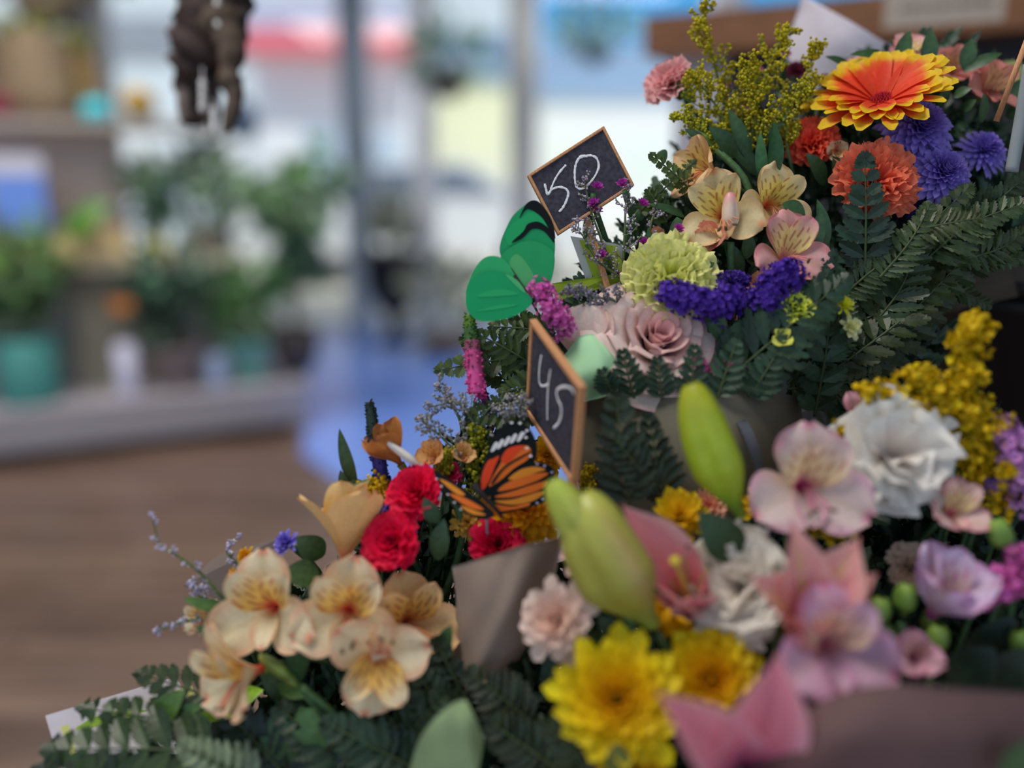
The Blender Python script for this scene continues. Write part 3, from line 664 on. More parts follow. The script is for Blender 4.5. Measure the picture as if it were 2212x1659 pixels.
for i in range(24): leafstrip(orange, oc, oc + nrm(rng.normal(size=3)) * .05, .03, nrm(rng.normal(size=3) - FW), C(190, 125, 50), 0, .2, .1, 5)
o = orange.build('orange_bloom', PET); tag(o, 'orange bloom held above the dark plant under the shelf', 'flower')
# wooden boxes and green leaf on the middle shelf
def crate(u0, u1, w0, w1, z0, z1, c, label, name='wooden_box'):
    t0 = thing(name, SH(u0, w0, z0), label, 'box'); t_ = .015
    mb = MB(); sbox(mb, u0, u1, w0, w1, z0, z0 + t_, c); mb.build('base', PAINT, t0, smooth=False)
    for a in ((u0, u1, w0, w0 + t_), (u0, u1, w1 - t_, w1), (u0, u0 + t_, w0, w1), (u1 - t_, u1, w0, w1)):
        mb = MB(); sbox(mb, a[0], a[1], a[2], a[3], z0, z1, c); mb.build('side_board', PAINT, t0, smooth=False)
crate(-1.2, shu(290, .3), .24, .6, .84, .98, C(195, 170, 125), 'long pale wooden box on the middle shelf below the blue bag')
u = shu(215, .2)
mb = MB(); leafstrip(mb, SH(u - .10, .2, .95), SH(u + .09, .2, 1.10), .11, -FW, C(62, 100, 30), 0, .2, .1, 12); leafstrip(mb, SH(u - .05, .22, .94), SH(u + .04, .24, 1.12), .09, -FW, C(55, 92, 35), 0, .2, .1, 12)
o = mb.build('plant_leaf', LEAF); tag(o, 'broad bright green leaf leaning out of the pale wooden box', 'leaf')
# blue bag
t0 = thing('gift_bag', SH(shu(75, .3), .3, .98), 'bright blue carrier bag with a pale rim standing in the wooden box', 'bag'); u = shu(75, .3)
mb = MB(); sbox(mb, u - .11, u + .10, .3, .42, .985, 1.22, C(88, 120, 190)); mb.build('body', PAINT, t0, smooth=False)
mb = MB(); sbox(mb, u - .112, u + .102, .298, .422, 1.22, 1.30, C(165, 165, 180)); mb.build('rim', PAINT, t0, smooth=False)
mb = MB()
for s in (-.05, .05): tube(mb, cr([SH(u + s, .36, 1.30), SH(u + s * .9, .36, 1.37), SH(u - s * .1, .36, 1.40)], 5), .006, C(150, 150, 165), 5)
mb.build('handle', PAINT, t0)
# top shelf: paper bag planters, teal ornament, golden ball, dark red flowers
def paperbag(px, z, w_, ww, h, c, label):
    u = shu(px, w_); t0 = thing('paper_bag_planter', SH(u, w_, z), label, 'planter'); mb = MB(); n = 20
    prof = [(ww * .9, 0), (ww, h * .3), (ww * .94, h * .7), (ww * 1.05, h)]; ctr = SH(u, w_, z); v = []
    for r, zz in prof:
        for i in range(n): a = i * 2 * math.pi / n; k = 1 + .06 * math.sin(5 * a + zz * 30); v.append(ctr + np.array([r * math.cos(a) * k, r * math.sin(a) * k * .8, zz + (.02 * math.sin(a * 4) if zz == h else 0)]))
    f = [[i * n + j, i * n + (j + 1) % n, (i + 1) * n + (j + 1) % n, (i + 1) * n + j] for i in range(3) for j in range(n)]; f.append(list(range(n))[::-1])
    mb.add(v, f, c); mb.build('bag', PAPER, t0)
    mb = MB()
    for i in range(60):
        p = ctr + np.array([rng.uniform(-.7, .7) * ww, rng.uniform(-.5, .5) * ww, h + rng.uniform(-.02, .05)]); leafstrip(mb, p, p + nrm(rng.normal(size=3) + np.array([0, 0, 1.])) * .07, .035, nrm(rng.normal(size=3) - FW), jit(C(80, 85, 40), .3), 0, .2, .1, 4)
    mb.build('foliage', LEAF, t0)
paperbag(130, 1.46, .5, .165, .36, C(112, 98, 80), 'large brown paper bag planter on the top shelf')
paperbag(222, 1.46, .58, .09, .30, C(110, 92, 62), 'narrower tan paper bag planter beside the large one')
paperbag(20, 1.46, .6, .10, .26, C(80, 80, 72), 'dark grey bag planter at the left end of the top shelf')
mb = MB(); cc = SH(shu(252, .35), .35, 1.46); lathe(mb, cc, [(.001, 0), (.05, .0), (.062, .03), (.05, .075), (.02, .085), (.001, .085)], C(20, 150, 165)); o = mb.build('tealight_bowl', PAINT); tag(o, 'small turquoise glazed bowl beside the golden ball', 'bowl')
mb = MB(); cc = SH(shu(340, .35), .35, 1.535); mb.add(IC3[0] * .075 + cc, IC3[1], C(128, 104, 50)); o = mb.build('golden_ball', PAINT); tag(o, 'matt golden ball ornament on the top shelf beside the driftwood', 'ornament')
mb = MB(); cc = SH(shu(48, .35), .35, 1.50)
for i in range(50): leafstrip(mb, cc + rng.normal(size=3) * .02, cc + nrm(rng.normal(size=3)) * .07, .03, nrm(rng.normal(size=3) - FW), jit(C(120, 45, 70), .2), 0, .2, .1, 5)
o = mb.build('red_flower_head', PET); tag(o, 'dark red flower head lying in front of the brown paper bag', 'flower')
# brown hanging thing above the bags
def hang(px, py, d, label, pc, fc, r=.09, fr=.14, rope=True, top=-60, shape=0, name='hanging_plant'):
    c = P(px, py, d); t0 = thing(name, c, label, 'hanging plant'); mb = MB(); lathe(mb, c, [(.001, 0), (r * .45, 0), (r * .9, r * .6), (r, r * 1.3), (r * .9, r * 1.3), (.001, r * 1.1)], pc, 20); mb.build('pot', PAINT, t0)
    mb = MB()
    for i in range(80):
        q = nrm(rng.normal(size=3)) * fr * rng.random() ** .4 * np.array([1.1, 1, .75]); p = c + q + np.array([0, 0, r * 1.2 + fr * .5]); leafstrip(mb, p, p + nrm(q + rng.normal(size=3) * .05) * fr * .6, fr * .28, nrm(rng.normal(size=3) - FW), jit(fc, .3), 0, .2, .1, 4)
    mb.build('foliage', LEAF, t0); mb = MB()
    for a in (0, 2.1, 4.2): tube(mb, [c + np.array([r * math.cos(a), r * math.sin(a), r * 1.3]), np.array([c[0], c[1], 2.98])], .004, C(90, 80, 70), 5)
    mb.build('cord', STEM, t0)
hang(968, 215, 6.2, 'hanging plant in a dark pot in front of the cream house', C(80, 62, 62), C(85, 115, 95), .15, .24)
hang(1285, 140, 6.4, 'hanging plant in the glass bay next to the brown counter', C(85, 90, 98), C(72, 96, 92), .12, .22)
hang(100, 60, 4.4, 'brown hanging basket of dry moss above the paper bags', C(92, 82, 66), C(98, 88, 70), .16, .22)
hang(270, -20, 4.3, 'green trailing plant hanging high beside the first post', C(90, 88, 80), C(80, 86, 60), .1, .12)
# dark blue lantern outside the shelf end and sun catchers
mb = MB(); cc = P(523, 278, 4.6); lathe(mb, cc, [(.001, -.06), (.05, -.05), (.085, 0), (.085, .06), (.05, .13), (.02, .15), (.001, .155)], C(62, 76, 98)); o = mb.build('glass_lantern', PAINT); tag(o, 'slate blue round lantern hanging beside the driftwood', 'lantern')
t_ = MB(); tube(t_, [cc + np.array([0, 0, .15]), np.array([cc[0], cc[1], 2.99])], .003, C(80, 80, 85), 5); t_.build('cord', STEM, o)
# tall dark urn planter by the window
uc = floorpt(855, 742); t0 = thing('urn_planter', uc, 'tall black pedestal urn with a plant before the window wall', 'planter')
mb = MB(); lathe(mb, uc, [(.001, 0), (.13, 0), (.13, .03), (.06, .06), (.055, .20), (.13, .28), (.20, .42), (.22, .60), (.23, .68), (.20, .68), (.001, .62)], C(16, 18, 28)); mb.build('urn', PAINT, t0)
mb = MB()
for i in range(130):
    q = nrm(rng.normal(size=3)) * rng.random() ** .4; p = uc + np.array([0, 0, .84]) + q * np.array([.15, .15, .24]); leafstrip(mb, p, p + nrm(q + np.array([0, 0, .8])) * .16, .04, nrm(rng.normal(size=3) - FW), jit(C(112, 116, 100), .3), 0, .2, .1, 4)
mb.build('foliage', LEAF, t0)
def lowpot(px, py, d, r, h, pc, fc, label):
    c = P(px, py, d); c[2] = 0; t0 = thing('potted_plant', c, label, 'potted plant'); mb = MB(); lathe(mb, c, [(.001, 0), (r * .8, 0), (r, h), (r * .9, h), (.001, h * .9)], pc); mb.build('pot', PAINT, t0); mb = MB()
    for i in range(120):
        q = nrm(rng.normal(size=3)) * rng.random() ** .4 * r * 1.4; p = c + np.array([0, 0, h + r]) + q; leafstrip(mb, p, p + nrm(q + np.array([0, 0, .1])) * r * .7, r * .3, nrm(rng.normal(size=3) - FW), jit(fc, .3), 0, .2, .1, 4)
    mb.build('foliage', LEAF, t0)
lowpot(965, 700, 6.2, .2, .16, C(95, 85, 80), C(112, 116, 100), 'low grey-green plant on the floor between urn and green butterfly')
# =================================================================== driftwood hanging near the shelf
t0 = thing('driftwood', P(450, 60, .95), 'dark gnarled driftwood branch hanging by the window, in front of the shelves', 'driftwood')
mb = MB()
pts = cr([P(470, -60, .95), P(455, 60, .94), P(430, 130, .95), P(412, 200, .96), P(420, 268, .96)], 6); tube(mb, pts, np.interp(np.linspace(0, 1, len(pts)), [0, .3, .6, 1], [.040, .034, .024, .012]) * (1 + .18 * rng.normal(size=len(pts))), C(50, 40, 38), 10)
pts = cr([P(465, 40, .92), P(500, 100, .91), P(495, 165, .91), P(508, 205, .91), P(496, 260, .91), P(488, 288, .91)], 6); tube(mb, pts, np.interp(np.linspace(0, 1, len(pts)), [0, .3, .7, 1], [.020, .012, .010, .003]) * (1 + .12 * rng.normal(size=len(pts))), C(68, 58, 50), 9)
pts = cr([P(430, 20, .97), P(395, 70, .98), P(385, 110, .98)], 5); tube(mb, pts, np.linspace(.02, .008, len(pts)), C(58, 42, 36), 8)
pts = cr([P(490, 70, .93), P(515, 40, .93), P(530, 20, .93)], 5); tube(mb, pts, np.linspace(.014, .005, len(pts)), C(52, 44, 42), 8)
pts = cr([P(440, 140, .94), P(455, 210, .94), P(462, 275, .94)], 5); tube(mb, pts, np.linspace(.016, .006, len(pts)) * (1 + .15 * rng.normal(size=len(pts))), C(38, 32, 34), 8)
pts = cr([P(415, 150, .95), P(398, 215, .95), P(400, 262, .95)], 5); tube(mb, pts, np.linspace(.012, .005, len(pts)), C(96, 86, 82), 8)
mb.build('branch', BARK, t0)
mb = MB(); a = P(470, -60, .95); tube(mb, [a, a + np.array([0, 0, 1.4])], .0015, C(100, 90, 80), 5); mb.build('cord', STEM, t0)
for i, (x, y, h) in enumerate([(437, 215, 70), (470, 30, 90), (462, 265, 50)]):
    t1 = thing('crystal_drop', P(x, y, .9), ['clear crystal drop strung in the middle of the driftwood', 'clear glass drop strung at the top of the driftwood', 'clear blue-tinted drop at the lower tip of the driftwood'][i], 'crystal'); mb = MB()
    for k in range(4): c = P(x, y - h / 2 + k * h / 4, .9); mb.add(IC1[0] * np.array([.0035, .0035, .005]) + c, IC1[1], C(205, 208, 215))
    mb.build('beads', PAINT, t1, smooth=False); mb = MB(); tube(mb, [P(x, y - h, .9), P(x, y + h / 2, .9)], .0005, C(190, 190, 195), 4); mb.build('thread', STEM, t1)
# =================================================================== counter behind the upper bouquet
ct = thing('display_counter', P(1500, 900, 1.9), 'black ribbed counter with a thick brown wooden top behind the upper bouquet', 'counter')
mb = MB(); a = P(1392, 58, 1.75); b = P(2500, 20, 1.35); v = b - a; v[2] = 0; L = np.linalg.norm(v); ax = v / L; ay = np.array([-ax[1], ax[0], 0]); zt = a[2]
o3 = np.array([a[0], a[1], zt - .055])
box(mb, o3, ax * L, ay * .6, (0, 0, .075)); mb.build('wooden_top', BEAMW, ct, smooth=False)
mb = MB(); inn = o3 + ax * .05 + ay * .05; 
box(mb, np.array([inn[0], inn[1], 0]), ax * .10, ay * .5, (0, 0, zt - .055), C(150, 150, 158)); mb.build('side_post', PAINT, ct, smooth=False)
mb = MB(); q = inn + ax * .10 + ay * .01; n = 90
for i in range(n): box(mb, np.array([q[0], q[1], 0]) + ax * (i * .012), ax * .0075, ay * .012, (0, 0, zt - .056), C(48, 48, 54))
mb.build('ribbed_front', PAINT, ct, smooth=False)
mb = MB(); q2 = q + ay * .012; box(mb, np.array([q2[0], q2[1], 0]), ax * 1.3, ay * .4, (0, 0, zt - .056), C(22, 22, 26)); mb.build('body', PAINT, ct, smooth=False)
# sign card on the counter's edge: two lines too blurred to read
t0 = thing('card_sign', P(2030, 20, 1.2), 'off-white card sign with two blurred lines of print on the wooden counter', 'sign')
mb = MB(); a = P(1908, 62, 1.25); ex = P(2166, 44, 1.22) - a; ez = np.array([0, 0, .13]); nn = nrm(np.cross(ex, ez)); box(mb, a, ex, ez, nn * .002, C(158, 148, 138)); mb.build('card', PAPER, t0, smooth=False)
mb = MB(); exn = nrm(ex)
for r_ in range(2):
    x = .02
    while x < .145:
        ww = rng.uniform(.004, .012); box(mb, a + exn * x + np.array([0, 0, .02 + r_ * .026]) + nn * -.0006, exn * ww, (0, 0, rng.uniform(.006, .009)), nn * .0032, C(105, 92, 86)); x += ww + .004
mb.build('print', PAPER, t0, smooth=False)
# =================================================================== BOUQUETS: buckets, plinths, wraps
BA = P(1900, 1180, .80); BB = P(1560, 1200, .70); BC = P(1800, 2150, .60); BD = P(830, 1950, .66)
RED = C(196, 14, 58); MAG = C(150, 50, 130); PUR = C(78, 48, 160); VIO = C(120, 105, 190); LAV = C(150, 145, 175)
def bucket(c, r, h, label):
    t0 = thing('flower_bucket', c - np.array([0, 0, h]), label, 'bucket'); mb = MB(); b = c - np.array([0, 0, h])
    lathe(mb, b, [(.001, 0), (r * .78, 0), (r * .98, h * .96), (r * 1.06, h * .96), (r * 1.06, h), (r * .97, h), (r * .76, .006), (.001, .006)], (.012, .012, .014), 40); mb.build('body', BLACKP, t0)
    mb = MB(); lathe(mb, c, [(r * 1.0, -h * .1), (r * 1.05, -h * .1), (r * 1.05, -h * .06), (r * 1.0, -h * .06)], (.012, .012, .014), 40); mb.build('rim_band', BLACKP, t0)
bk = [(P(2262, 585, .80), .115, .26, 'black plastic bucket under the uppermost bouquet at the picture edge'), (BB + UP * .0, .07, .2, 'black bucket holding the rose bouquet, behind the white carnation'),
      (BC, .08, .22, 'black bucket holding the lily bouquet'), (BD, .075, .22, 'black bucket holding the lowest bouquet of peach flowers')]
for i, (c, r, h, l) in enumerate(bk):
    bucket(c, r, h, l)
    z = c[2] - h; mb = MB(); abox(mb, c[0] - r * 1.15, c[0] + r * 1.15, c[1] - r * 1.15, c[1] + r * 1.15, z - .02, z, C(50, 45, 42)); 
    t0 = thing('display_plinth', (c[0], c[1], 0), ['tallest dark wooden plinth carrying the uppermost bucket', 'dark plinth carrying the bucket of the rose bouquet', 'dark plinth carrying the bucket of the lily bouquet', 'lowest dark plinth carrying the bucket of peach flowers'][i], 'plinth')
    mb.build('top_board', PAINT, t0, smooth=False)
    for sx_ in (-1, 1):
        for sy_ in (-1, 1):
            mb = MB(); abox(mb, c[0] + sx_ * r * 1.05 - .012, c[0] + sx_ * r * 1.05 + .012, c[1] + sy_ * r * 1.05 - .012, c[1] + sy_ * r * 1.05 + .012, 0, z - .02, C(45, 40, 38)); mb.build('leg', PAINT, t0, smooth=False)
# wrapping papers
def wrap(ctrl, c, label, wob=.002, name='wrapping_paper', n=8, cat='wrapping paper', thick=.0005):
    mb = MB(); sheet(mb, ctrl, c, n, thick, wob); o = mb.build(name, PAPER); tag(o, label, cat); return o
wrap([[(1235, 870, .62), (1330, 838, .585), (1480, 828, .565), (1620, 838, .575), (1730, 858, .61)],
      [(1240, 1000, .60), (1340, 990, .565), (1480, 990, .55), (1620, 1000, .56), (1735, 1020, .60)],
      [(1290, 1180, .62), (1370, 1190, .585), (1480, 1200, .57), (1600, 1200, .58), (1700, 1200, .62)]], C(98, 94, 82), 'olive-grey kraft paper round the rose bouquet, behind the green bud')
wrap([[(978, 1222, .55), (1060, 1200, .53), (1130, 1178, .525), (1215, 1160, .54)],
      [(985, 1330, .55), (1050, 1340, .53), (1110, 1320, .525), (1190, 1280, .54)],
      [(960, 1480, .57), (1010, 1480, .545), (1070, 1470, .54), (1140, 1440, .56)]], C(122, 108, 98), 'brown kraft paper edge beside the peach flowers, under the monarch butterfly')
wrap([[(1690, 110, .80), (1722, 30, .79), (1730, -4, .785), (1732, -10, .785)],
      [(1730, 160, .79), (1800, 90, .765), (1830, 60, .76), (1838, 47, .76)],
      [(1800, 230, .78), (1880, 160, .765), (1910, 130, .765), (1925, 100, .765)]], C(178, 172, 180), 'white paper corner sticking up behind the goldenrod', .0)
wrap([[(1560, 1760, .47), (1640, 1640, .44), (1760, 1525, .42), (1920, 1478, .41), (2080, 1488, .415), (2290, 1500, .44)],
      [(1580, 1800, .46), (1680, 1700, .43), (1800, 1620, .405), (1940, 1590, .40), (2100, 1600, .405), (2300, 1620, .43)],
      [(1620, 1900, .47), (1720, 1840, .44), (1840, 1800, .42), (1960, 1790, .41), (2120, 1800, .415), (2300, 1800, .44)]], C(90, 70, 70), 'mauve-brown paper wrap in front of the lily bouquet', .001)
wrap([[(880, 1690, .50), (905, 1600, .485), (960, 1530, .48), (1005, 1510, .485)],
      [(920, 1720, .50), (950, 1640, .485), (1000, 1590, .48), (1030, 1560, .485)],
      [(1000, 1760, .51), (1020, 1700, .49), (1035, 1650, .49), (1045, 1600, .50)]], C(128, 148, 108), 'pale green tissue paper between the peach flowers and the yellow blooms', .001, 'tissue_paper', cat='tissue paper')
wrap([[(1215, 775, .575), (1250, 730, .57), (1280, 722, .57)], [(1225, 830, .565), (1285, 790, .56), (1325, 770, .565)], [(1262, 868, .57), (1320, 850, .565), (1345, 815, .57)]], C(150, 190, 150), 'mint green tissue paper next to the 45 price board', .001, 'tissue_paper', cat='tissue paper')
wrap([[(1560, 880, .60), (1600, 930, .55), (1640, 1040, .545)], [(1575, 870, .60), (1625, 930, .55), (1660, 1040, .55)]], C(66, 70, 78), 'grey clear-film strip behind the upright green lily bud', 0, 'film_wrap')
wrap([[(1988, 640, .70), (2030, 610, .69), (2100, 600, .69), (2180, 560, .70)], [(1988, 665, .70), (2050, 660, .69), (2090, 650, .69), (2190, 600, .70)], [(1990, 672, .71), (2050, 675, .70), (2100, 662, .70), (2200, 640, .71)]], C(62, 58, 52), 'dark folded paper edge under the fern beside the black bucket', 0)
# printed care cards
def card(q, d, c, label, inner=None, name='care_card', cols=(C(120, 150, 60), C(190, 205, 120))):
    p = [P(x, y, dd) for (x, y), dd in zip(q, d)]; n = nrm(np.cross(p[1] - p[0], p[3] - p[0]))
    if np.dot(n, FW) > 0: n = -n
    mb = MB(); plate(mb, p, .0006, n, c); o = mb.build(name, PAPER, smooth=False); tag(o, label, 'card')
    if inner:
        mb = MB(); cc = sum(p) / 4; g = [p[0] + (p[1] - p[0]) * u + (p[3] - p[0]) * v for u, v in inner]; plate(mb, g, .0003, n, cols[1], off=.0005); mb.build('printed_picture', PAPER, o, smooth=False)
        m = sum(g) / len(g); mb = MB()
        for k in range(5):
            a = g[0] + (g[2] - g[0]) * (.1 + .16 * k); b = g[1] + (g[2] - g[1]) * (.2 + .16 * k) + (g[3] - g[0]) * .1; leafstrip(mb, a, a * .35 + b * .65, np.linalg.norm(b - a) * .16, n, jit(cols[0], .15), 0, .0, 0, 6)
            mb.v[-1] += n * .0009
        mb.build('printed_leaves', PAPER, o, smooth=False)
card([(98, 1546), (380, 1462), (520, 1700), (150, 1720)], [.56, .585, .58, .555], C(190, 185, 195), 'white card with a pale green picture half under the lowest ferns', [(.08, .18), (1.1, .16), (1.1, .95), (.12, .95)])
card([(1232, 510), (1330, 526), (1420, 560), (1272, 622)], [.614, .612, .62, .62], C(205, 200, 205), 'white-edged green card behind the purple asters, below the 50 board', [(.18, .05), (1.0, .05), (1.0, .95), (.18, .95)], cols=(C(95, 125, 40), C(160, 180, 60)))
card([(1192, 612), (1330, 592), (1345, 610), (1200, 650)], [.608, .606, .61, .61], C(150, 170, 50), 'yellow-green card edge lying above the pink statice')
card([(395, 1265), (470, 1200), (610, 1160), (560, 1330)], [.64, .66, .66, .64], C(92, 82, 78), 'brown paper scrap behind the lowest peach alstroemerias')
# =================================================================== price boards
def board(tl, tr, bl, label, strokes, sp, so, stick, frame_w=.06):
    a, b, c = P(*tl), P(*tr), P(*bl); ux = b - a; uy = c - a; uy = uy - nrm(ux) * np.dot(uy, nrm(ux)) * .35; n = nrm(np.cross(ux, uy))
    if np.dot(n, FW) > 0: n = -n
    t0 = thing('price_board', (a + b + c) / 3, label, 'sign'); th = .003
    mb = MB(); o = a - n * th; box(mb, o, ux, uy, n * th, C(50, 49, 58)); sl = mb.build('slate', SLATE, t0, smooth=False)
    mb = MB(); fw = np.linalg.norm(ux) * frame_w * .55; ex, ey = nrm(ux), nrm(uy); f_ = n * .0015
    Lx, Ly = np.linalg.norm(ux), np.linalg.norm(uy)
    for (o1, v1, v2) in ((a - ex * fw * .5 - ey * fw * .5, ex * (Lx + fw), ey * fw), (a - ex * fw * .5 + ey * (Ly - fw * .5), ex * (Lx + fw), ey * fw), (a - ex * fw * .5, ex * fw, ey * Ly), (a + ex * (Lx - fw * .5), ex * fw, ey * Ly)):
        box(mb, o1 - n * (th + .0005), v1, v2, n * (th + .0018))
    fo = mb.build('frame', WOOD, t0, smooth=False); md = fo.modifiers.new('b', 'BEVEL'); md.width = .0005; md.segments = 2
    mb = MB()
    for s, wv in strokes:
        pts = []
        for x, y in s:
            px, py = so[0] + x / sp, so[1] + y / sp; dr = P(px, py, 1) - CAM; k = np.dot(a + n * .0002 - CAM, n) / np.dot(dr, n); pts.append(CAM + dr * k)
        q = cr(pts, 8); tube(mb, q, wv * rng.uniform(.75, 1.25, len(q)), C(186, 188, 200), 8); v_ = mb.v[-1]; h_ = (v_ - a) @ n; mb.v[-1] = v_ - np.outer(h_ * .8 - .00015, n)
    mb.build('chalk_numerals', CHALK, sl)
    mb = MB(); s0 = P(*stick[0]); s1 = P(*stick[1]); sw = nrm(np.cross(s1 - s0, FW)); box(mb, s0 - sw * .002, sw * .004, s1 - s0, -n * .002); mb.build('stick', WOOD, t0, smooth=False)
    return t0
board((1143, 380, .60), (1303, 277, .605), (1200, 508, .60), 'small black price board chalked 50 on a wooden stick', [
    ([(905, 385), (850, 450), (812, 520), (790, 585)], .00075), ([(752, 520), (762, 560), (775, 598), (800, 565), (850, 545), (900, 555), (922, 590), (905, 650), (880, 695), (855, 722)], .0008),
    ([(1060, 325), (1010, 325), (975, 385), (968, 470), (980, 540), (1015, 558), (1060, 530), (1110, 470), (1140, 400), (1125, 340), (1080, 318), (1015, 330), (990, 345)], .0008)], 3.318, (950, 240), [(1268, 470, .605), (1345, 730, .60)])
board((1150, 697, .555), (1253, 838, .505), (1150, 902, .575), 'small black price board chalked 45, turned edge-on beside the mint tissue', [
    ([(1730, 398), (1715, 500), (1712, 590), (1725, 635), (1760, 640), (1790, 620)], .0008), ([(1802, 512), (1785, 640), (1778, 780), (1778, 912)], .0008),
    ([(1990, 705), (1975, 668), (1930, 648), (1880, 655), (1852, 685), (1860, 745), (1885, 800), (1888, 870), (1865, 940), (1825, 978)], .00095)], 3.687, (700, 660), [(1225, 1000, .54), (1300, 1300, .55)], .085)
# =================================================================== butterflies
def wings(parts, d, label, body, name='butterfly', dn=(0, 0)):
    """parts: (outline px, depth offsets, [(colour, inner outline px)...])"""
    t0 = thing(name, P(*body[0][:2], d), label, 'butterfly ornament')
    n = -FW
    for out, off, tilt, c, cells in parts:
        def dep(x, y): return d + off + tilt[0] * (x - body[0][0]) / 1000 + tilt[1] * (y - body[0][1]) / 1000
        p = [P(x, y, dep(x, y)) for x, y in cr(out, 6, True)]; nn = nrm(np.cross(p[len(p) // 3] - p[0], p[2 * len(p) // 3] - p[0])); nn = nn if np.dot(nn, FW) < 0 else -nn
        mb = MB(); plate(mb, p, .0006, nn, c)
        for cc, poly, lay in cells:
            q = [P(x, y, dep(x, y)) for x, y in cr(poly, 5, True)]; plate(mb, q, .0002, nn, cc, off=.0004 + .0002 * lay)
        mb.build('wing', PAPER, t0, smooth=False)
    mb = MB(); pts = cr([P(x, y, d + o) for x, y, o in body], 8); tube(mb, pts, np.linspace(.0022, .001, len(pts)), C(35, 32, 32), 8); mb.build('body', BARK, t0)
    return t0
GB = C(28, 130, 82); GD = C(20, 112, 78); GL = C(44, 148, 92); BK = C(14, 20, 22)
gt = wings([
    ([(1150, 436), (1172, 445), (1192, 480), (1198, 510), (1196, 560), (1178, 640), (1150, 640), (1120, 600), (1080, 545), (1100, 480), (1125, 450)], .004, (.03, .0), GB,
     [(C(30, 140, 84), [(1127, 470), (1160, 455), (1180, 470), (1193, 505), (1150, 480), (1118, 520), (1098, 530), (1092, 505), (1105, 485)], 0),
      (BK, [(1137, 440), (1158, 434), (1178, 452), (1194, 482), (1199, 516), (1188, 500), (1170, 470), (1140, 452), (1122, 472)], 1),
      (BK, [(1105, 524), (1130, 500), (1140, 484), (1165, 480), (1190, 500), (1197, 525), (1175, 500), (1150, 495), (1128, 515)], 1),
      (C(60, 150, 90), [(1100, 560), (1130, 530), (1150, 560), (1150, 600), (1125, 610)], 0)]),
    ([(1082, 556), (1110, 530), (1150, 520), (1192, 540), (1196, 580), (1180, 630), (1150, 655), (1115, 640), (1085, 600)], .001, (.03, 0), C(34, 135, 82), [(C(70, 148, 92), [(1100, 572), (1120, 550), (1155, 600), (1150, 640), (1125, 630)], 0)]),
    ([(1008, 640), (1018, 595), (1040, 562), (1065, 553), (1090, 562), (1110, 590), (1140, 640), (1110, 660), (1060, 640)], -.001, (0, .02), GL, []),
    ([(1006, 655), (1012, 615), (1035, 592), (1070, 586), (1105, 600), (1130, 625), (1150, 650), (1130, 672), (1095, 688), (1045, 694), (1018, 682)], -.004, (.02, .02), C(26, 138, 86),
     [(C(70, 158, 100), [(1092, 592), (1118, 606), (1136, 632), (1126, 628), (1105, 608)], 0), (C(40, 150, 92), [(1030, 640), (1075, 625), (1120, 635), (1075, 640)], 0), (C(40, 150, 92), [(1030, 672), (1075, 660), (1120, 658), (1075, 668)], 0)])],
    .575, 'bright green paper butterfly with black wing tips beside the 50 board', [(1150, 655, .0), (1120, 610, -.002), (1090, 560, .002)])
mb = MB(); tube(mb, cr([P(1150, 655, .577), P(1170, 700, .60), P(1230, 900, .62)], 6), .0008, C(60, 80, 60), 5); mb.build('wire', STEM, gt)
OR1 = C(225, 95, 35); OR2 = C(222, 60, 30); OR3 = C(215, 120, 40); WH = C(205, 190, 215)
def dots(pts, r, c=WH): return [(c, [(x - r, y), (x, y - r * .8), (x + r, y), (x, y + r * .8)], 1) for x, y in pts]
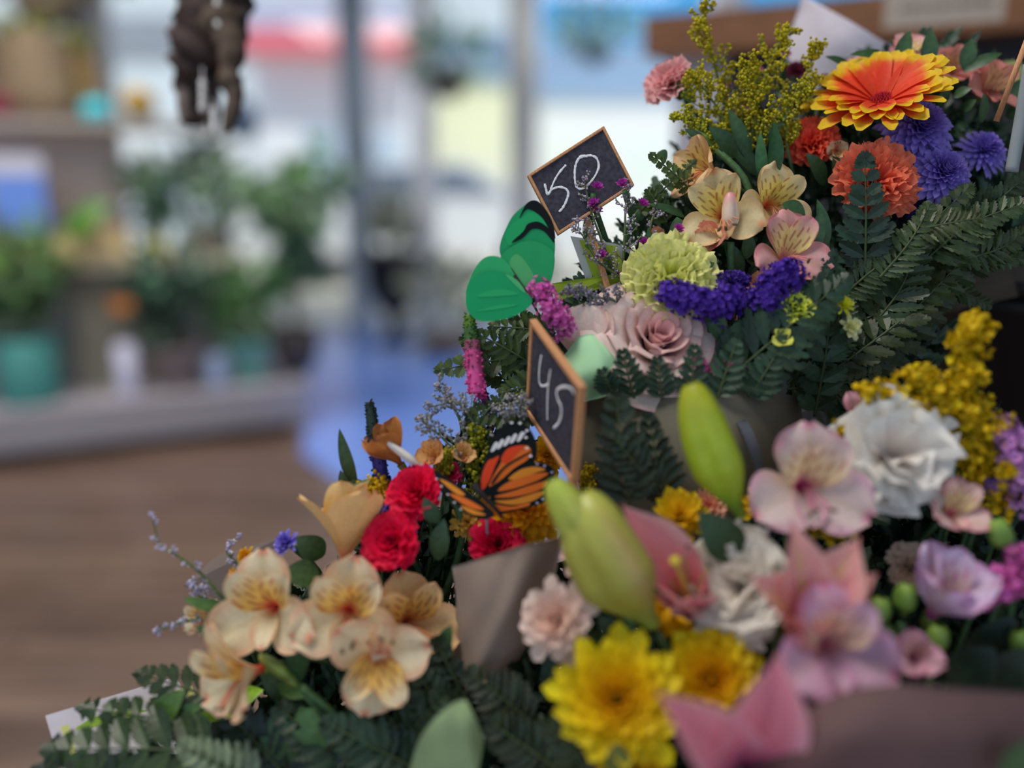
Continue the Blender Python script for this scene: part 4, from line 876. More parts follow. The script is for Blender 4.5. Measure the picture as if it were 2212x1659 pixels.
mt = wings([
    ([(1040, 1066), (1036, 1030), (1050, 985), (1062, 950), (1085, 920), (1115, 908), (1140, 922), (1156, 950), (1160, 980), (1148, 1005), (1105, 1035), (1060, 1072)], .003, (.02, 0), BK,
     [(OR2, [(1042, 1058), (1040, 1030), (1052, 998), (1066, 990), (1078, 985), (1068, 1010), (1056, 1040)], 0), (OR1, [(1056, 1050), (1075, 1012), (1100, 975), (1135, 962), (1148, 975), (1140, 992), (1110, 1012), (1080, 1038)], 0),
      (OR2, [(1082, 992), (1098, 968), (1130, 962), (1120, 975), (1095, 1000)], 1),
      (BK, [(1062, 1040), (1090, 1006), (1144, 975), (1143, 979), (1092, 1010), (1066, 1044)], 2)]
      + [(WH, [(x, y + 7), (x + 6, y - 8), (x + 12, y - 14), (x + 16, y - 9), (x + 8, y + 5)], 1) for x, y in ((1060, 968), (1073, 962), (1087, 956), (1101, 950), (1116, 946))] + dots([(1105, 913), (1123, 914), (1138, 930), (1136, 945), (1138, 968), (1146, 985), (1131, 936)], 4)),
    ([(1058, 1078), (1085, 1045), (1120, 1012), (1150, 1000), (1180, 1002), (1198, 1018), (1194, 1050), (1180, 1080), (1150, 1094), (1110, 1104), (1075, 1108)], -.001, (.03, .02), BK,
     [(OR3, [(1098, 1034), (1125, 1014), (1155, 1008), (1178, 1014), (1160, 1020), (1120, 1034)], 0), (OR1, [(1075, 1060), (1100, 1040), (1150, 1024), (1184, 1022), (1160, 1038), (1110, 1055)], 0), (OR1, [(1068, 1073), (1110, 1060), (1165, 1042), (1182, 1040), (1165, 1058), (1110, 1073)], 0),
      (OR3, [(1068, 1082), (1110, 1078), (1165, 1062), (1174, 1066), (1150, 1082), (1105, 1090)], 0), (OR1, [(1070, 1090), (1105, 1094), (1142, 1086), (1140, 1093), (1105, 1101), (1080, 1103)], 0)] + dots([(1192, 1020), (1194, 1034), (1190, 1048), (1186, 1064), (1172, 1078), (1160, 1086), (1176, 1006), (1160, 1002)], 3.2, C(150, 150, 185))),
    ([(936, 1018), (955, 1025), (985, 1045), (1020, 1068), (1050, 1090), (1068, 1112), (1045, 1122), (1012, 1112), (985, 1090), (960, 1062)], -.004, (-.06, 0), BK,
     [(OR3, [(950, 1035), (975, 1045), (1005, 1068), (985, 1066)], 0), (OR1, [(972, 1066), (1010, 1078), (1045, 1100), (1020, 1098), (990, 1082)], 0), (OR3, [(995, 1092), (1025, 1102), (1050, 1112), (1020, 1110)], 0)] + dots([(944, 1034), (954, 1050), (968, 1068), (982, 1085), (996, 1100)], 2.6))],
    .548, 'orange and black monarch paper butterfly above the red carnations', [(1022, 1046, -.004), (1045, 1072, -.005), (1070, 1098, -.004), (1086, 1118, -.002)])
mb = MB(); tube(mb, cr([P(1058, 1100, .548), P(1052, 1140, .555), P(1065, 1300, .58)], 6), .0008, C(120, 125, 130), 5); mb.build('wire', STEM, mt)
# =================================================================== TOP BOUQUET
D = .64
mum(1905, 222, .635, 312, (-.30, .66), C(215, 62, 40), C(228, 82, 40), 'orange gerbera with yellow petal tips in the uppermost bouquet', BA, n=62, wk=.215, a_in=66, a_out=88, lenf=(.74, 1.0), disc=(C(140, 18, 38), .27, C(185, 45, 40)), cup=.22, name='gerbera', tipc=C(238, 165, 35), dome=.10, wf=W_spoon, curl=6, pws=.9)
carnation(1752, 302, .645, 125, (-.3, .4), C(225, 84, 62), C(200, 50, 40), 'coral red carnation half under the gerbera', BA)
carnation(1898, 385, .61, 185, (0, .25), C(232, 104, 78), C(210, 62, 45), 'coral carnation with a fern tip across it', BA, n=54)
mum(1990, 268, .63, 165, (.0, .35), C(105, 85, 160), C(142, 126, 200), 'large violet chrysanthemum right under the gerbera', BA, n=170, wk=.21, lenf=(.45, 1.02), a_out=112, dome=.9)
mum(2040, 368, .62, 150, (.05, .25), C(105, 88, 162), C(140, 126, 200), 'violet chrysanthemum beside the coral carnation, below the larger one', BA, n=150, wk=.21, lenf=(.45, 1.0), a_out=112, dome=.9)
mum(2130, 318, .65, 120, (.1, .45), C(104, 88, 165), C(136, 124, 202), 'violet chrysanthemum nearest the picture edge', BA, n=130, wk=.16, lenf=(.45, 1.0), a_out=110, dome=.9)
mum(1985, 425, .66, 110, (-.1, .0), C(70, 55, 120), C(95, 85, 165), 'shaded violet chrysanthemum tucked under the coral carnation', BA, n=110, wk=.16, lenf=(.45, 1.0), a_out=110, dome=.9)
carnation(1437, 172, .665, 118, (-.62, .35, .55), C(212, 130, 130), C(190, 95, 100), 'lone pink carnation leaning out beside the goldenrod', BA, n=44, edge=C(220, 150, 150), serr=.05)
alstro(1962, 118, .68, 62, (.0, .6), 0, PINKA, 'pink alstroemeria at the very top, under the white paper', BA)
alstro(2062, 150, .675, 66, (.1, .4), 30, DUSKA, 'dusky pink alstroemeria between the top leaves', BA)
alstro(2140, 190, .665, 80, (.2, .3), -20, DUSKA, 'large dusky alstroemeria beside the wooden skewer', BA)
alstro(1858, 158, .675, 50, (-.4, .4), 10, PINKA, 'small pink alstroemeria above the gerbera petals', BA)
alstro(1808, 325, .635, 42, (-.2, -.2), 180, PEACH, 'peach petals hanging under the gerbera', BA, open_=35)
carnation(2185, 175, .70, 110, (.2, .3), C(150, 160, 110), C(110, 125, 80), 'pale green carnation behind the wooden skewer', BA, n=30)
carnation(1790, 178, .70, 55, (-.1, .5), C(92, 18, 66), C(60, 10, 40), 'tiny wine-red carnation behind the gerbera', BA, n=26)
carnation(1720, 150, .70, 50, (-.1, .5), C(88, 30, 50), C(60, 18, 34), 'wine-red bloom behind the goldenrod plumes', BA, n=24)
for i, (x, y, l) in enumerate([(1700, 115, 0), (1535, 185, 1), (1592, 243, 2), (1640, 150, 3), (1570, 180, 4), (1605, 290, 5), (1610, 232, 6)]):
    carnation(x, y - 0, .68, 22, (0, .5), C(165, 85, 140), C(120, 50, 100), 'small mauve aster among the goldenrod ' + ['near the white paper', 'left of the middle plume', 'low in the middle', 'high between the plumes', 'above the carnation leaves', 'by the alstroemeria leaves', 'at its centre'][l], BA, n=16, calyx=False, name='aster')
# goldenrod plumes
GY = C(156, 146, 26)
goldenrod([(1600, 330, .66), (1560, 200, .655), (1530, 90, .65), (1520, 12, .648)], 'tallest yellow goldenrod plume, its tip at the top of the picture', BA, 26, 60, 3.4, GY)
goldenrod([(1620, 330, .66), (1640, 210, .652), (1670, 120, .65), (1702, 62, .645)], 'goldenrod plume leaning towards the white paper', BA, 26, 66, 3.4, GY)
goldenrod([(1650, 320, .655), (1700, 230, .65), (1740, 160, .645), (1768, 95, .642)], 'goldenrod plume whose tip crosses the white paper', BA, 22, 48, 3.4, GY)
goldenrod([(1600, 330, .645), (1560, 250, .64), (1520, 190, .64), (1500, 160, .64)], 'short broad goldenrod plume beside the lone pink carnation', BA, 24, 60, 3.4, GY)
goldenrod([(1640, 330, .64), (1630, 250, .635), (1620, 190, .635), (1622, 140, .635)], 'goldenrod plume filling the middle of the yellow cluster', BA, 30, 66, 3.4, GY)
goldenrod([(1620, 330, .64), (1540, 290, .63), (1490, 262, .63), (1462, 250, .63)], 'goldenrod plume drooping over the peach alstroemerias', BA, 20, 40, 3.2, C(150, 148, 34))
goldenrod([(1700, 320, .64), (1700, 250, .635), (1720, 210, .635), (1745, 190, .635)], 'short goldenrod plume next to the coral carnation', BA, 18, 40, 3.2, C(150, 145, 34))
# leaves of the top bouquet
for q in [((1930, 130), (1835, 118), 26, .66, .65), ((1935, 150), (1965, 65), 34, .66, .655), ((2000, 150), (2010, 62), 36, .655, .65), ((2080, 150), (2100, 82), 34, .66, .655), ((2080, 155), (2165, 115), 28, .66, .65), ((1840, 150), (1782, 122), 20, .665, .66), ((1900, 140), (1862, 112), 20, .665, .66), ((1960, 110), (1920, 150), 20, .65, .655),
          ((1590, 340), (1530, 275), 44, .63, .62), ((1620, 350), (1572, 235), 34, .635, .63), ((1640, 380), (1560, 300), 40, .64, .63), ((1530, 320), (1478, 278), 24, .625, .62), ((2060, 210), (2100, 190), 24, .65, .64), ((2080, 240), (2110, 215), 22, .65, .64), ((2030, 230), (2050, 180), 22, .65, .64), ((2120, 265), (2125, 200), 22, .65, .64), ((1780, 400), (1740, 330), 40, .635, .62), ((1820, 440), (1800, 330), 36, .64, .63), ((2160, 240), (2212, 170), 40, .67, .66), ((2170, 250), (2230, 240), 40, .67, .66)]:
    leaf(q[0], q[1], q[2], q[3], q[4], 'pointed smooth green leaf in the uppermost bouquet', tilt=(-.1, .3), group='smooth leaves of the uppermost bouquet', col=C(44, 72, 48))
leaf((1665, 395), (1670, 262), 40, .612, .605, 'upright glossy alstroemeria leaf in front of the peach blooms', tilt=(.3, .1), col=C(40, 82, 48), group='glossy leaves standing in front of the peach alstroemerias')
leaf((1650, 400), (1642, 285), 26, .615, .61, 'upright glossy alstroemeria leaf in front of the peach blooms', tilt=(-.4, .1), col=C(40, 82, 48), group='glossy leaves standing in front of the peach alstroemerias')
bud((1495, 290), (1540, 318), .632, .625, 34, C(110, 130, 60), C(85, 110, 50), C(70, 95, 45), 'fat green alstroemeria bud under the goldenrod', BB, name='flower_bud')
leaf((1470, 205), (1450, 185), 20, .66, .66, 'green sepal leaf under the lone pink carnation', group=None); leaf((1502, 222), (1455, 178), 30, .655, .655, 'green leafy collar behind the lone pink carnation', col=C(60, 92, 50), group=None)
# skewer and glass vase at the edge
def stick(a, b, w_, label, mat=WOOD, name='wooden_skewer', c=(.5, .5, .5), cat='stick'):
    mb = MB(); tube(mb, [P(*a), P(*b)], w_, c, 8); o = mb.build(name, mat); tag(o, label, cat)
stick((2152, 262, .62), (2225, 70, .60), .002, 'thin wooden skewer leaning over the dusky alstroemeria')
mb = MB(); tube(mb, cr([P(2185, 372, .60), P(2205, 260, .595), P(2225, 140, .59)], 6), .0042, C(120, 128, 132), 10); o = mb.build('plastic_pick', PAPER); tag(o, 'grey plastic flower pick at the picture edge beside the violet blooms', 'flower pick')
# =================================================================== ROSE BOUQUET (middle)
alstro(1560, 462, .60, 118, (-.35, .12), 14, PEACHY, 'peach alstroemeria with open striped throat, nearest the 50 board', BB, k=.95)
alstro(1668, 440, .61, 105, (.15, .05), -8, PEACHY, 'peach alstroemeria behind the upright glossy leaf', BB)
alstro(1520, 368, .62, 98, (-.86, .25, .35), 20, (C(196, 160, 118), C(190, 140, 100), C(200, 170, 100), C(125, 55, 42), C(180, 95, 65)), 'peach alstroemeria seen from the side, facing the window', BB, open_=60)
alstro(1702, 548, .592, 112, (.1, .32), 4, PINKA, 'open pink alstroemeria above the purple statice', BB, k=1.05)
alstro(1540, 515, .60, 58, (-.6, .1), 30, (C(222, 132, 112), C(222, 100, 92), C(225, 160, 110), C(170, 60, 60), C(225, 90, 80)), 'half-opened coral alstroemeria under the striped peach one', BB, open_=40)
bud((1577, 415), (1578, 510), .59, .595, 38, C(225, 130, 140), C(222, 175, 155), C(200, 160, 120), 'closed pink and white alstroemeria bud standing upright', BB, name='flower_bud')
alstro(1640, 615, .60, 40, (-.3, .1), 0, (C(225, 150, 120), C(222, 120, 100), C(225, 160, 110), C(200, 90, 70), C(225, 110, 90)), 'small salmon flower between the two purple statice heads', BB, open_=45)
alstro(1570, 690, .61, 46, (-.3, .1), 0, (C(205, 150, 130), C(200, 120, 110), C(215, 150, 110), C(180, 80, 70), C(205, 110, 90)), 'small salmon flower behind the statice, by the rose', BB, open_=45)
carnation(1450, 590, .585, 212, (-.1, .42), C(206, 206, 110), C(176, 182, 76), 'pale lemon-green carnation above the rose', BB, n=56, serr=.035, ruf=.13, edge=C(214, 212, 130))
rose(1428, 722, .575, 205, (.12, .45), C(208, 178, 172), C(190, 150, 150), 'full pale pink rose in the middle of the display', BB)
# loose outer petals of a second rose
r2 = thing('rose', P(1275, 750, .585), 'half-hidden pale pink rose with upright petals behind the mint tissue', 'flower')
for i, (x, y, a0, a1, ph, L) in enumerate([(1270, 775, 8, 20, 100, 120), (1300, 780, 5, 18, 60, 115), (1240, 780, 10, 30, 150, 110), (1330, 775, 8, 30, 20, 95), (1215, 830, 15, 40, 170, 100), (1290, 790, 20, 60, 270, 90)]):
    mb = MB(); d_ = .585 + i * .003
    petal(mb, S(L, d_), S(95, d_), a0, a1, ph, lambda T, Q: mixc(C(205, 168, 160), mixc(C(212, 180, 172), C(190, 120, 130), sst(.8, 1, np.abs(Q)) * .6), T), frame(CV(-.1, .93)), P(x, y, d_), 14, 11, W_obov, .5, .03, 3, pw=.8); mb.build('petal', PET, r2)
stem_to(r2, P(1275, 780, .59), BB, CV(0, .9), .0025)
statice([(1445, 640, .57), (1500, 655, .565), (1560, 665, .565), (1575, 645, .57)], .57, 74, C(76, 45, 148), 'wide purple statice head between lemon carnation and rose', BB, 460, 7)
statice([(1530, 670, .568), (1540, 695, .57), (1548, 710, .572)], .57, 30, C(72, 42, 140), 'short purple statice tuft hanging over the rose', BB, 90, 5.5)
statice([(1550, 610, .58), (1590, 602, .585), (1605, 608, .585)], .58, 34, C(70, 42, 132), 'narrow purple statice comb behind the wide purple head', BB, 130, 5.5)
statice([(1640, 662, .572), (1660, 640, .57), (1685, 605, .57), (1705, 600, .57)], .57, 78, C(72, 42, 142), 'rounded purple statice head below the pink alstroemeria', BB, 460, 7)
statice([(1165, 625, .575), (1185, 660, .57), (1205, 690, .57), (1222, 715, .572)], .57, 62, C(206, 92, 160), 'bright pink statice head next to the green butterfly', BB, 320, 5.5)
statice([(1505, 775, .565), (1520, 800, .565), (1528, 822, .568)], .565, 26, C(200, 88, 150), 'small pink statice tuft low among ferns under the rose', BB, 80, 5.5)
statice([(1560, 785, .568), (1590, 790, .57), (1620, 800, .572)], .565, 26, C(195, 90, 150), 'small pink statice tuft beside the lemon-green filler', BB, 70, 5.5)
alstro(1690, 735, .562, 34, (-.2, .5), 0, (C(190, 200, 90), C(200, 200, 80), C(200, 190, 80), C(120, 140, 40), C(180, 190, 60)), 'lime green bloom behind the fern under the purple statice', BB, open_=60)
carnation(1722, 655, .566, 96, (0, .5), C(185, 200, 80), C(150, 175, 50), 'lime green carnation half hidden by a fern', BB, n=36)
mum(1822, 658, .572, 55, (.1, .4), C(200, 200, 50), C(195, 195, 60), 'small yellow bloom on the shaded side of the rose bouquet', BB, n=26, wk=.3)
mum(1838, 706, .572, 62, (.2, .2), C(205, 200, 140), C(200, 200, 150), 'small cream bloom below the little yellow one', BB, n=18, wk=.45)
# limonium and asters below the 50 board
def limonium(path, label, base, nb=9, bl=34, fl=2.4, per=14, col=C(150, 140, 158), group=None):
    return goldenrod(path, label, base, nb, bl, fl, col, 'limonium_sprig', per, 'flower sprig', .5, group, C(70, 82, 52))
limonium([(1330, 600, .61), (1300, 520, .605), (1275, 450, .60), (1262, 385, .60)], 'limonium sprig with pale buds rising across the 50 board', BB, 14, 42, 2.6, 12)
limonium([(1345, 590, .605), (1350, 500, .60), (1352, 440, .60), (1362, 400, .60)], 'limonium sprig rising beside the corner of the 50 board', BB, 14, 42, 2.6, 12)
limonium([(1340, 600, .60), (1290, 560, .595), (1260, 510, .595), (1240, 492, .595)], 'limonium sprig crossing the stick of the 50 board', BB, 12, 42, 2.6, 12)
limonium([(1385, 590, .61), (1400, 520, .61), (1410, 470, .61), (1425, 455, .61)], 'limonium sprig behind the lemon carnation', BB, 10, 36, 2.6, 12)
limonium([(1380, 680, .59), (1330, 650, .585), (1270, 640, .58), (1225, 625, .58)], 'grey-violet limonium lying between pink statice and lemon carnation', BB, 22, 44, 3.0, 18, C(120, 115, 130))
AS = [(1290, 405, 'on the 50 board, upper one'), (1282, 440, 'on the 50 board, beside the zero'), (1288, 455, 'at the lower frame of the 50 board'), (1345, 398, 'at the corner of the 50 board'), (1388, 441, 'beside the limonium near the peach alstroemeria'), (1393, 525, 'directly above the lemon carnation'), (1465, 495, 'in front of the round green leaf'), (1300, 552, 'over the green card'), (1345, 600, 'at the edge of the lemon carnation'), (1505, 540, 'by the coral alstroemeria'), (1465, 530, 'under the round green leaf')]
for i, (x, y, l) in enumerate(AS): mum(x, y, .595 + (i % 3) * .004, 36, ((-1) ** i * .3, .55), C(150, 50, 140), C(160, 60, 150), 'tiny purple aster ' + l, BB, n=26, wk=.28, a_in=10, a_out=70, lenf=(.6, 1), name='aster')
leaf((1470, 560), (1462, 468), 44, .61, .605, 'rounded green leaf behind the lemon carnation', col=C(50, 85, 48), k=.6, group=None)
leaf((1412, 580), (1400, 490), 24, .612, .607, 'narrow green leaf beside the rounded one', col=C(48, 80, 46), group=None)
alstro(1420, 520, .625, 38, (0, .5), 0, (C(215, 140, 115), C(215, 120, 100), C(220, 150, 110), C(190, 90, 80), C(215, 110, 90)), 'small salmon alstroemeria behind the asters', BB, open_=35)
for q in [((1740, 560), (1775, 455), 40, .60, .595), ((1780, 545), (1765, 430), 34, .605, .60), ((1600, 600), (1565, 520), 40, .605, .60), ((1612, 560), (1618, 500), 30, .60, .597), ((1540, 560), (1500, 590), 30, .59, .58), ((1640, 300), (1700, 250), 30, .64, .635), ((1420, 330), (1440, 345), 30, .63, .63), ((1560, 740), (1520, 650), 46, .572, .566), ((1575, 760), (1600, 690), 44, .575, .57), ((1690, 440), (1740, 470), 40, .60, .60), ((1540, 400), (1590, 440), 40, .62, .62), ((1480, 470), (1400, 440), 20, .615, .61)]:
    leaf(q[0], q[1], q[2], q[3], q[4], 'pointed smooth green leaf in the rose bouquet', tilt=(.1, .3), group='smooth leaves of the rose bouquet')
# ferns of top and rose bouquets
FD = C(34, 58, 50); FM = C(38, 64, 42); FL = C(58, 80, 46)
fern((1868, 590), (1868, 335), 120, .605, .595, 'dark blue-green fern standing upright before the coral carnation', C(30, 56, 46), (-.2, .1), 10, None, wide=.42)
fern((1760, 900), (1800, 545), 110, .59, .585, 'long dark fern rising between pink alstroemeria and yellow bloom', C(36, 62, 48), (.1, .2), 11, None)
fern((1560, 830), (1830, 600), 190, .57, .565, 'broad dark fern spreading over the lime green carnation', C(32, 58, 42), (0, .3), 13, None, wide=.28)
fern((1700, 720), (1790, 590), 90, .575, .57, 'small fern above the broad dark one', C(36, 60, 44), (0, .3), 9, None)
UF = [((1830, 760), (1990, 480), 150, .61, .62), ((1800, 800), (2080, 560), 140, .60, .62), ((1850, 800), (2200, 520), 160, .63, .64), ((1700, 830), (1960, 700), 120, .60, .61), ((1700, 840), (1900, 800), 100, .60, .61), ((1880, 640), (2100, 400), 110, .63, .61), ((2000, 560), (2215, 440), 120, .62, .60), ((2000, 600), (2140, 660), 90, .64, .63), ((1990, 520), (2215, 560), 100, .63, .62), ((1900, 600), (2010, 440), 100, .60, .60), ((1820, 640), (1950, 540), 110, .61, .60), ((2040, 470), (2215, 380), 100, .63, .61), ((1760, 780), (1830, 640), 110, .60, .60), ((1900, 760), (1960, 620), 120, .63, .62), ((2080, 560), (2215, 500), 90, .62, .62), ((1960, 500), (2120, 470), 90, .60, .59)]
for a, b, w_, d0, d1 in UF: fern(a, b, w_ * rng.uniform(.8, 1.1), d0, d1, 'dark fern frond spreading under the violet chrysanthemums', jit(mixc(C(40, 62, 38), C(62, 74, 42), rng.random() * .6), .2), (rng.uniform(-.5, .4), rng.uniform(-.1, .6)), 14, 'ferns between uppermost and rose bouquets', wide=.18, bend=rng.uniform(-.12, .12))
LF = [((1370, 860), (1345, 760), 80, .56, .555), ((1430, 860), (1420, 775), 70, .558, .555), ((1490, 860), (1500, 750), 76, .558, .553), ((1320, 850), (1300, 800), 60, .56, .555), ((1550, 860), (1590, 740), 90, .56, .555), ((1620, 860), (1680, 760), 90, .565, .56)]
for a, b, w_, d0, d1 in LF: fern(a, b, w_, d0, d1, 'fern tip standing in front of the rose above the kraft paper', jit(C(36, 62, 46), .15), (rng.uniform(-.3, .2), .2), 7, 'fern tips below the rose')
for a, b, w_, d0, d1 in [((1360, 1090), (1330, 850), 150, .54, .535), ((1420, 1060), (1330, 950), 110, .54, .53), ((1440, 1090), (1400, 900), 110, .545, .54)]: fern(a, b, w_, d0, d1, 'blurred dark fern hanging over the olive-grey kraft paper', jit(C(34, 50, 36), .1), (-.2, .2), 9, 'ferns in front of the kraft paper', wide=.26)
for a, b, w_, d0, d1 in [((1200, 720), (1060, 705), 80, .60, .60), ((1170, 800), (1030, 720), 90, .60, .59), ((1160, 770), (945, 800), 90, .60, .59), ((1170, 830), (1080, 850), 80, .59, .58), ((1100, 830), (1000, 730), 80, .61, .60), ((1180, 760), (1090, 650), 80, .61, .60), ((1170, 880), (1010, 900), 100, .59, .58), ((1500, 420), (1405, 335), 46, .62, .61), ((1380, 460), (1500, 350), 30, .63, .62), ((1440, 480), (1400, 410), 60, .62, .615)]:
    fern(a, b, w_, d0, d1, 'small fern frond reaching out on the window side of the rose bouquet', jit(C(50, 70, 34), .15), (rng.uniform(-.2, .2), .3), 9, 'ferns on the window side of the rose bouquet', wide=.36)
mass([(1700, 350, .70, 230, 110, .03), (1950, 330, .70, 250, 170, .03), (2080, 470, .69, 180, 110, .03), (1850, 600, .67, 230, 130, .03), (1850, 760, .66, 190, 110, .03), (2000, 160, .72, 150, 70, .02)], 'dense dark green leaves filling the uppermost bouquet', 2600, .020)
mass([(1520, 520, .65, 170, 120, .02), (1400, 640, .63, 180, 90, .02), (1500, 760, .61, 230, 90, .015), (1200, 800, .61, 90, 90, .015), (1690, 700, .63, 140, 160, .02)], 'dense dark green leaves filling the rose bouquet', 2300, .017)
# =================================================================== SPIKES between the bouquets
spike([(1030, 850, .582), (1022, 770, .584), (1018, 730, .586), (1012, 680, .588)], 44, [C(185, 70, 130), C(165, 66, 115), C(120, 66, 84), C(50, 80, 40), C(70, 100, 36)], 'thick pink veronica spike with green tip under the green butterfly', BD)
spike([(1065, 920, .59), (1050, 870, .588), (1040, 830, .587)], 24, [C(110, 30, 80), C(120, 40, 95), C(90, 40, 70)], 'thin magenta spike beside the 45 board', BD, n=110)
spike([(825, 1060, .58), (818, 990, .578), (806, 930, .577), (798, 868, .577)], 38, [C(52, 44, 120), C(50, 42, 112), C(38, 42, 60), C(34, 48, 44), C(30, 42, 40)], 'dark violet-blue veronica spike, its dark tip against the blue floor', BD)
LM = [([(1010, 960, .585), (990, 900, .58), (965, 860, .58), (945, 835, .58)], 'leaning towards the blue floor'), ([(1030, 950, .585), (1050, 890, .58), (1085, 870, .58), (1130, 870, .58)], 'leaning over towards the 45 board'), ([(1000, 1000, .58), (960, 950, .575), (930, 925, .575), (908, 905, .575)], 'over the peach buds'), ([(1080, 960, .57), (1095, 910, .565), (1120, 890, .565), (1142, 870, .565)], 'touching the wing of the monarch'), ([(1040, 940, .58), (1000, 880, .575), (975, 870, .575), (925, 880, .575)], 'lowest of the bunch over the floor')]
for p_, l in LM: limonium(p_, 'grey limonium sprig ' + l, BD, 14, 44, 3.0, 14, C(134, 130, 136))
for p_, l in [([(480, 1290, .55), (430, 1235, .545), (375, 1195, .54), (345, 1175, .54), (328, 1112, .54)], 'arching out alone over the floor'), ([(540, 1240, .57), (510, 1215, .565), (490, 1190, .565), (515, 1160, .565)], 'above the peach flowers'), ([(450, 1330, .55), (410, 1340, .545), (370, 1350, .545), (340, 1362, .545)], 'low at the edge of the peach flowers'), ([(470, 1300, .56), (440, 1290, .555), (425, 1275, .555), (412, 1262, .555)], 'short one close to the peach flowers')]:
    t_ = goldenrod(p_, 'lavender-white limonium sprig ' + l, BD, 9, 16, 3.0, C(165, 160, 200), 'limonium_sprig', 9, 'flower sprig', .3, None, C(72, 88, 48))
# =================================================================== LOWEST BOUQUET (peach alstroemerias)
alstro(578, 1315, .535, 146, (-.12, .18), 3, PEACH, 'peach alstroemeria facing the viewer, nearest the arching sprig', BD, stam=False)
alstro(748, 1325, .53, 152, (.05, .12), -6, PEACH, 'largest peach alstroemeria in the middle of the lowest bouquet', BD)
alstro(818, 1420, .52, 140, (.12, -.05), 170, PEACH, 'lowest peach alstroemeria, its throat deep red', BD)
alstro(888, 1345, .55, 136, (.35, .2), 12, (C(200, 160, 116), C(205, 140, 108), C(190, 150, 80), C(120, 55, 40), C(175, 90, 62)), 'peach alstroemeria half behind, next to the brown kraft paper', BD)
alstro(515, 1458, .52, 146, (-.72, -.05), 10, PEACH, 'peach alstroemeria turned sideways with brown stamens', BD, open_=62)
alstro(742, 1152, .555, 165, (-.05, .97, -.18), 30, (C(205, 165, 115), C(205, 150, 105), C(175, 145, 70), C(190, 130, 90), C(190, 120, 95)), 'upright peach alstroemeria seen from behind like a trumpet', BD, open_=30)
alstro(440, 1335, .55, 62, (-.6, .2), 10, PEACH, 'small peach alstroemeria at the edge beside the low sprig', BD, open_=50)
alstro(845, 975, .57, 95, (-.5, .75, .3), 0, (C(150, 98, 52), C(160, 100, 60), C(140, 100, 50), C(90, 50, 30), C(150, 80, 50)), 'tan-orange alstroemeria bud standing beside the violet spike', BD, open_=24, stam=False)
bud((832, 952), (915, 1012), .56, .562, 18, C(205, 205, 200), C(190, 188, 180), C(150, 120, 110), 'slender white tubular bud pointing to the window', BD, name='flower_bud')
alstro(935, 985, .575, 52, (-.2, .5), 0, (C(185, 140, 92), C(180, 120, 85), C(190, 150, 85), C(130, 80, 50), C(175, 110, 70)), 'small peach alstroemeria above the red carnation', BD, open_=48)
alstro(1000, 985, .575, 44, (.1, .6), 0, (C(190, 150, 100), C(180, 130, 90), C(190, 150, 85), C(130, 80, 50), C(175, 110, 70)), 'small peach alstroemeria next to the monarch butterfly', BD, open_=40)
carnation(892, 1062, .555, 128, (-.35, .42), RED, C(160, 10, 50), 'crimson carnation beside the monarch butterfly, upper one', BD, n=46, serr=.03, ruf=.07, wk=.8)
carnation(840, 1168, .545, 132, (-.3, .4), RED, C(150, 10, 60), 'crimson carnation behind the upright peach alstroemeria', BD, n=46, serr=.03, ruf=.07, wk=.8)
carnation(1078, 1172, .56, 130, (.1, .45), C(185, 18, 62), C(140, 10, 45), 'crimson carnation under the monarch, partly behind the kraft paper', BD, n=40, serr=.03, ruf=.07)
carnation(970, 1022, .58, 60, (0, .5), C(190, 40, 90), C(150, 20, 60), 'small crimson carnation behind the monarch wing', BD, n=26)
mum(812, 1110, .57, 118, (-.3, .5), C(90, 72, 145), C(108, 92, 165), 'violet bloom behind the upright peach alstroemeria', BD, n=60, wk=.3, cup=.6)
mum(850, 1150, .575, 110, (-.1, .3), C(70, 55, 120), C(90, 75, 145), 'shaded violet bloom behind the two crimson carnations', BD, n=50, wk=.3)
mum(618, 1172, .565, 70, (-.4, .5), C(98, 88, 165), C(118, 108, 185), 'small violet bloom at the outer edge by the trumpet flower', BD, n=36, wk=.3)
mum(1130, 1090, .575, 215, (.1, .3), C(190, 130, 20), C(205, 145, 20), 'large golden chrysanthemum behind the monarch butterfly', BD, n=80, wk=.26, lenf=(.5, 1))
mum(1180, 985, .59, 100, (.1, .4), C(200, 145, 25), C(205, 150, 20), 'golden chrysanthemum between monarch wing and 45 board', BD, n=60, wk=.26)
mum(1010, 1128, .57, 90, (-.1, .3), C(165, 130, 60), C(175, 140, 60), 'faded golden bloom below the monarch', BD, n=34, wk=.3)
mum(530, 1200, .57, 50, (-.5, .4), C(205, 140, 20), C(210, 145, 30), 'small golden bloom behind the nearest peach alstroemeria', BD, n=24, wk=.34)
mum(505, 1240, .56, 36, (-.5, .2), C(205, 140, 20), C(210, 145, 30), 'tiny golden bud under the small golden bloom', BD, n=16, wk=.34)
goldenrod([(1040, 1090, .58), (1035, 1020, .578), (1025, 960, .578), (1022, 925, .578)], 'small yellow-green goldenrod behind the monarch butterfly', BD, 20, 40, 4.0, C(128, 130, 30))
goldenrod([(960, 1060, .58), (960, 1020, .578), (970, 990, .578), (975, 975, .578)], 'small goldenrod tuft above the crimson carnation', BD, 12, 30, 4.0, C(140, 135, 30))
goldenrod([(860, 1075, .575), (825, 1058, .573), (795, 1055, .573), (775, 1058, .573)], 'yellow goldenrod tuft behind the trumpet-shaped alstroemeria', BD, 12, 26, 5.0, C(180, 150, 20))
goldenrod([(1250, 1080, .58), (1262, 1040, .578), (1270, 1010, .578)], 'small goldenrod tuft behind the foot of the 45 board', BD, 10, 24, 4.0, C(165, 140, 20))
